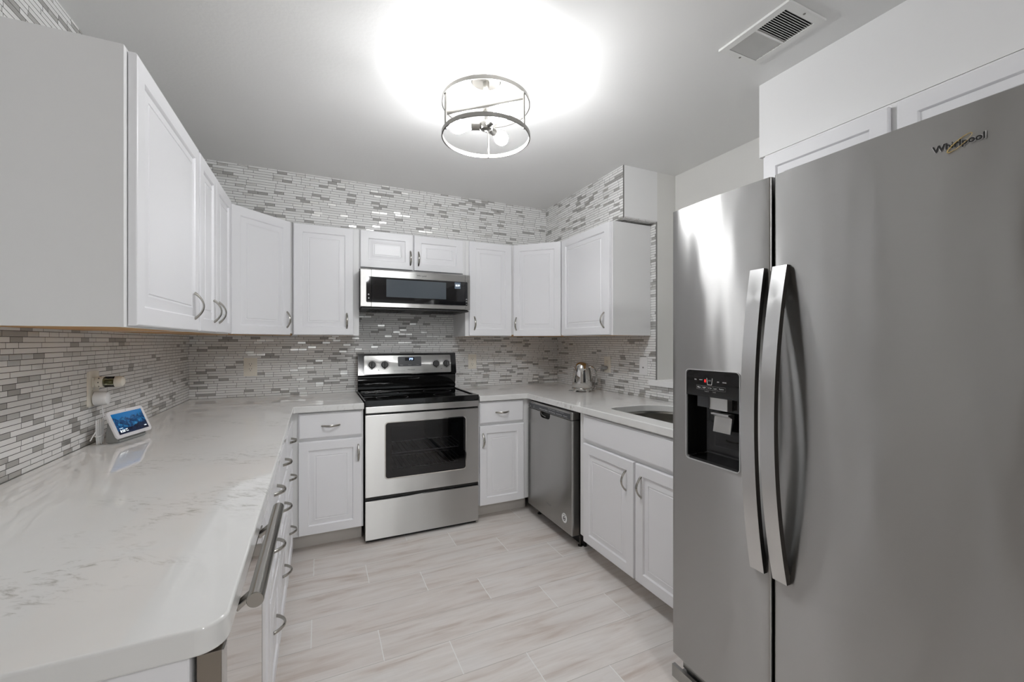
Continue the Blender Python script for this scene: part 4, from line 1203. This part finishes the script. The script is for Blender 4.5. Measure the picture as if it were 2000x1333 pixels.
# ------------------------------------------------------------------ smart display on the left worktop
def smart_display():
    bl, br = Vector((0.096, 2.029, 0.932)), Vector((0.143, 2.217, 0.932))
    wv = (br - bl); wd = wv.length; ang = math.atan2(wv.y, wv.x)
    t = thing('smart_display', 'small white smart display with blue mountain screen on the left worktop', 'smart display', (bl.x, bl.y, CT), ang)
    tilt = math.radians(22)
    hh = 0.108; z0 = 0.018
    R = Matrix.Translation((0, 0, z0)) @ Matrix.Rotation(-tilt, 4, 'X')
    def place(bm): bmesh.ops.transform(bm, matrix=R, verts=bm.verts); return bm
    bm = bmesh.new(); prism(bm, rrect(0, wd, 0, hh, 0.012), -0.004, 0.004, axis='y')
    bmesh.ops.bevel(bm, geom=[e for e in bm.edges if abs(e.verts[0].co.y - e.verts[1].co.y) < 1e-6], offset=0.0015, segments=2, affect='EDGES')
    obj('bezel', place(bm), 'bezel', t, 'white rounded bezel')
    bm = bmesh.new()
    x0, x1, a0, a1 = 0.0155, wd - 0.0155, 0.013, hh - 0.0125
    vs = [bm.verts.new(p) for p in ((x0, -0.0043, a0), (x1, -0.0043, a0), (x1, -0.0043, a1), (x0, -0.0043, a1))]
    f = bm.faces.new(vs); uvl = bm.loops.layers.uv.new('UVMap')
    for lp, uv in zip(f.loops, ((0, 0), (1, 0), (1, 1), (0, 1))): lp[uvl].uv = uv
    r = bmesh.ops.extrude_face_region(bm, geom=[f])
    for e in r['geom']:
        if isinstance(e, bmesh.types.BMVert): e.co.y -= 0.0004
    bmesh.ops.recalc_face_normals(bm, faces=list(bm.faces))
    sc = obj('screen', place(bm), 'screen', t, 'lit screen showing blue mountains')
    def txt(s, x, z, wdt, h=None):
        b2 = text_bm(s, wdt, height=h, extrude=0.0002); bmesh.ops.translate(b2, verts=b2.verts, vec=(x, -0.0048, z)); obj('screen_lettering', place(b2), 'led_white', sc)
    txt('8:50', x0 + 0.022, a0 + 0.012, 0.024)
    txt('Thu, Oct 21', x0 + 0.019, a0 + 0.023, 0.018)
    txt('62°F', x0 + 0.044, a0 + 0.016, 0.011)
    txt('Cloudy', x0 + 0.045, a0 + 0.009, 0.012)
    txt('Hello', x1 - 0.014, a0 + 0.012, 0.013)
    bm = bmesh.new(); lathe(bm, [(0.002, 0), (0.002, 0.0004), (0, 0.0004)], 14, face_y(wd / 2, -0.0041, hh - 0.006)); obj('camera_dot', place(bm), 'greyprint', t)
    # fabric speaker base: wedge behind the screen
    bm = bmesh.new()
    pts = [(0.008, 0.0), (0.006, 0.008), (0.011, 0.020), (0.034, 0.078), (0.040, 0.080), (0.046, 0.074), (0.052, 0.030), (0.051, 0.006), (0.047, 0.0)]
    prism(bm, pts, 0.020, wd - 0.020, axis='x')
    bmesh.ops.bevel(bm, geom=list(bm.edges), offset=0.003, segments=2, affect='EDGES')
    obj('speaker_base', bm, 'fabric', t, 'grey fabric speaker base')
smart_display()

# ------------------------------------------------------------------ kettle
def kettle():
    t = thing('kettle', 'polished chrome electric kettle with loop handle in the right-hand corner', 'kettle', (2.615, 2.700, CT), -0.75)
    bm = bmesh.new()
    lathe(bm, [(0.0, 0.012), (0.076, 0.012), (0.080, 0.016), (0.080, 0.026), (0.074, 0.030), (0.0, 0.030)], 48)
    for k in range(4):
        a = PI / 4 + k * PI / 2
        m4 = Matrix.Rotation(a, 4, 'Z') @ Matrix.Translation((0.066, 0, 0))
        lathe(bm, [(0.0, 0.0), (0.012, 0.0), (0.013, 0.004), (0.016, 0.013), (0.0, 0.013)], 16, m4)
    obj('base', bm, 'chrome', t, 'chrome base with small feet')
    bm = bmesh.new()
    lathe(bm, [(0.0, 0.0305), (0.074, 0.0305), (0.0765, 0.036), (0.075, 0.080), (0.072, 0.120), (0.066, 0.155), (0.058, 0.183), (0.0545, 0.192)], 56)
    obj('body', bm, 'chrome', t)
    bm = bmesh.new()
    lathe(bm, [(0.0540, 0.1925), (0.052, 0.200), (0.043, 0.212), (0.028, 0.221), (0.010, 0.2255), (0.0, 0.226)], 48)
    obj('lid', bm, 'chrome', t)
    bm = bmesh.new()
    pts = [(0.045, 0, 0.182), (0.066, 0, 0.190), (0.086, 0, 0.184), (0.101, 0, 0.162), (0.108, 0, 0.130), (0.108, 0, 0.100), (0.105, 0, 0.072)]
    q = []
    for i in range(len(pts) - 1):
        for k in range(4):
            q.append(Vector(pts[i]).lerp(Vector(pts[i + 1]), k / 4))
    q.append(Vector(pts[-1]))
    for _ in range(3): q = [q[0]] + [(q[i - 1] + q[i] * 2 + q[i + 1]) / 4 for i in range(1, len(q) - 1)] + [q[-1]]
    tube(bm, q, 0.0085, 0.021, n=16, up=(0.3, 0.0, 1.0))
    obj('handle', bm, 'chrome', t, 'wide chrome loop handle')
    bm = bmesh.new()
    tube(bm, [(-0.046, 0, 0.160), (-0.058, 0, 0.172), (-0.068, 0, 0.183)], [0.016, 0.012, 0.008], [0.024, 0.017, 0.010], n=16)
    obj('spout', bm, 'chrome', t)
    # cord and grey plug reaching the outlet behind
    inv = (Matrix.Translation((2.615, 2.700, CT)) @ Matrix.Rotation(-0.75, 4, 'Z')).inverted()
    wpt = lambda x, y, z: inv @ Vector((x, y, z))
    bm = bmesh.new()
    pr = [wpt(W - 0.0075, 2.632, 1.094), wpt(W - 0.030, 2.640, 1.094), wpt(W - 0.045, 2.660, 1.096)]
    tube(bm, pr, [0.014, 0.016, 0.008], n=14)
    obj('plug', bm, 'greyplug', t, 'grey plug in the outlet')
    bm = bmesh.new()
    cp = [wpt(W - 0.043, 2.658, 1.096), wpt(W - 0.052, 2.680, 1.090), wpt(W - 0.048, 2.715, 1.050), wpt(W - 0.040, 2.740, 0.98), wpt(W - 0.040, 2.75, 0.930), wpt(W - 0.045, 2.765, 0.9172),
          wpt(W - 0.08, 2.800, 0.9172), wpt(W - 0.16, 2.805, 0.9172), wpt(W - 0.25, 2.785, 0.9172), wpt(W - 0.285, 2.745, 0.9172), wpt(W - 0.268, 2.722, 0.920)]
    for _ in range(2):
        n2 = [cp[0]]
        for a, b in zip(cp, cp[1:]): n2 += [a.lerp(b, 0.25), a.lerp(b, 0.75)]
        cp = n2 + [cp[-1]]
    tube(bm, cp, 0.0030, n=8)
    obj('cord', bm, 'greyplug', t)
kettle()
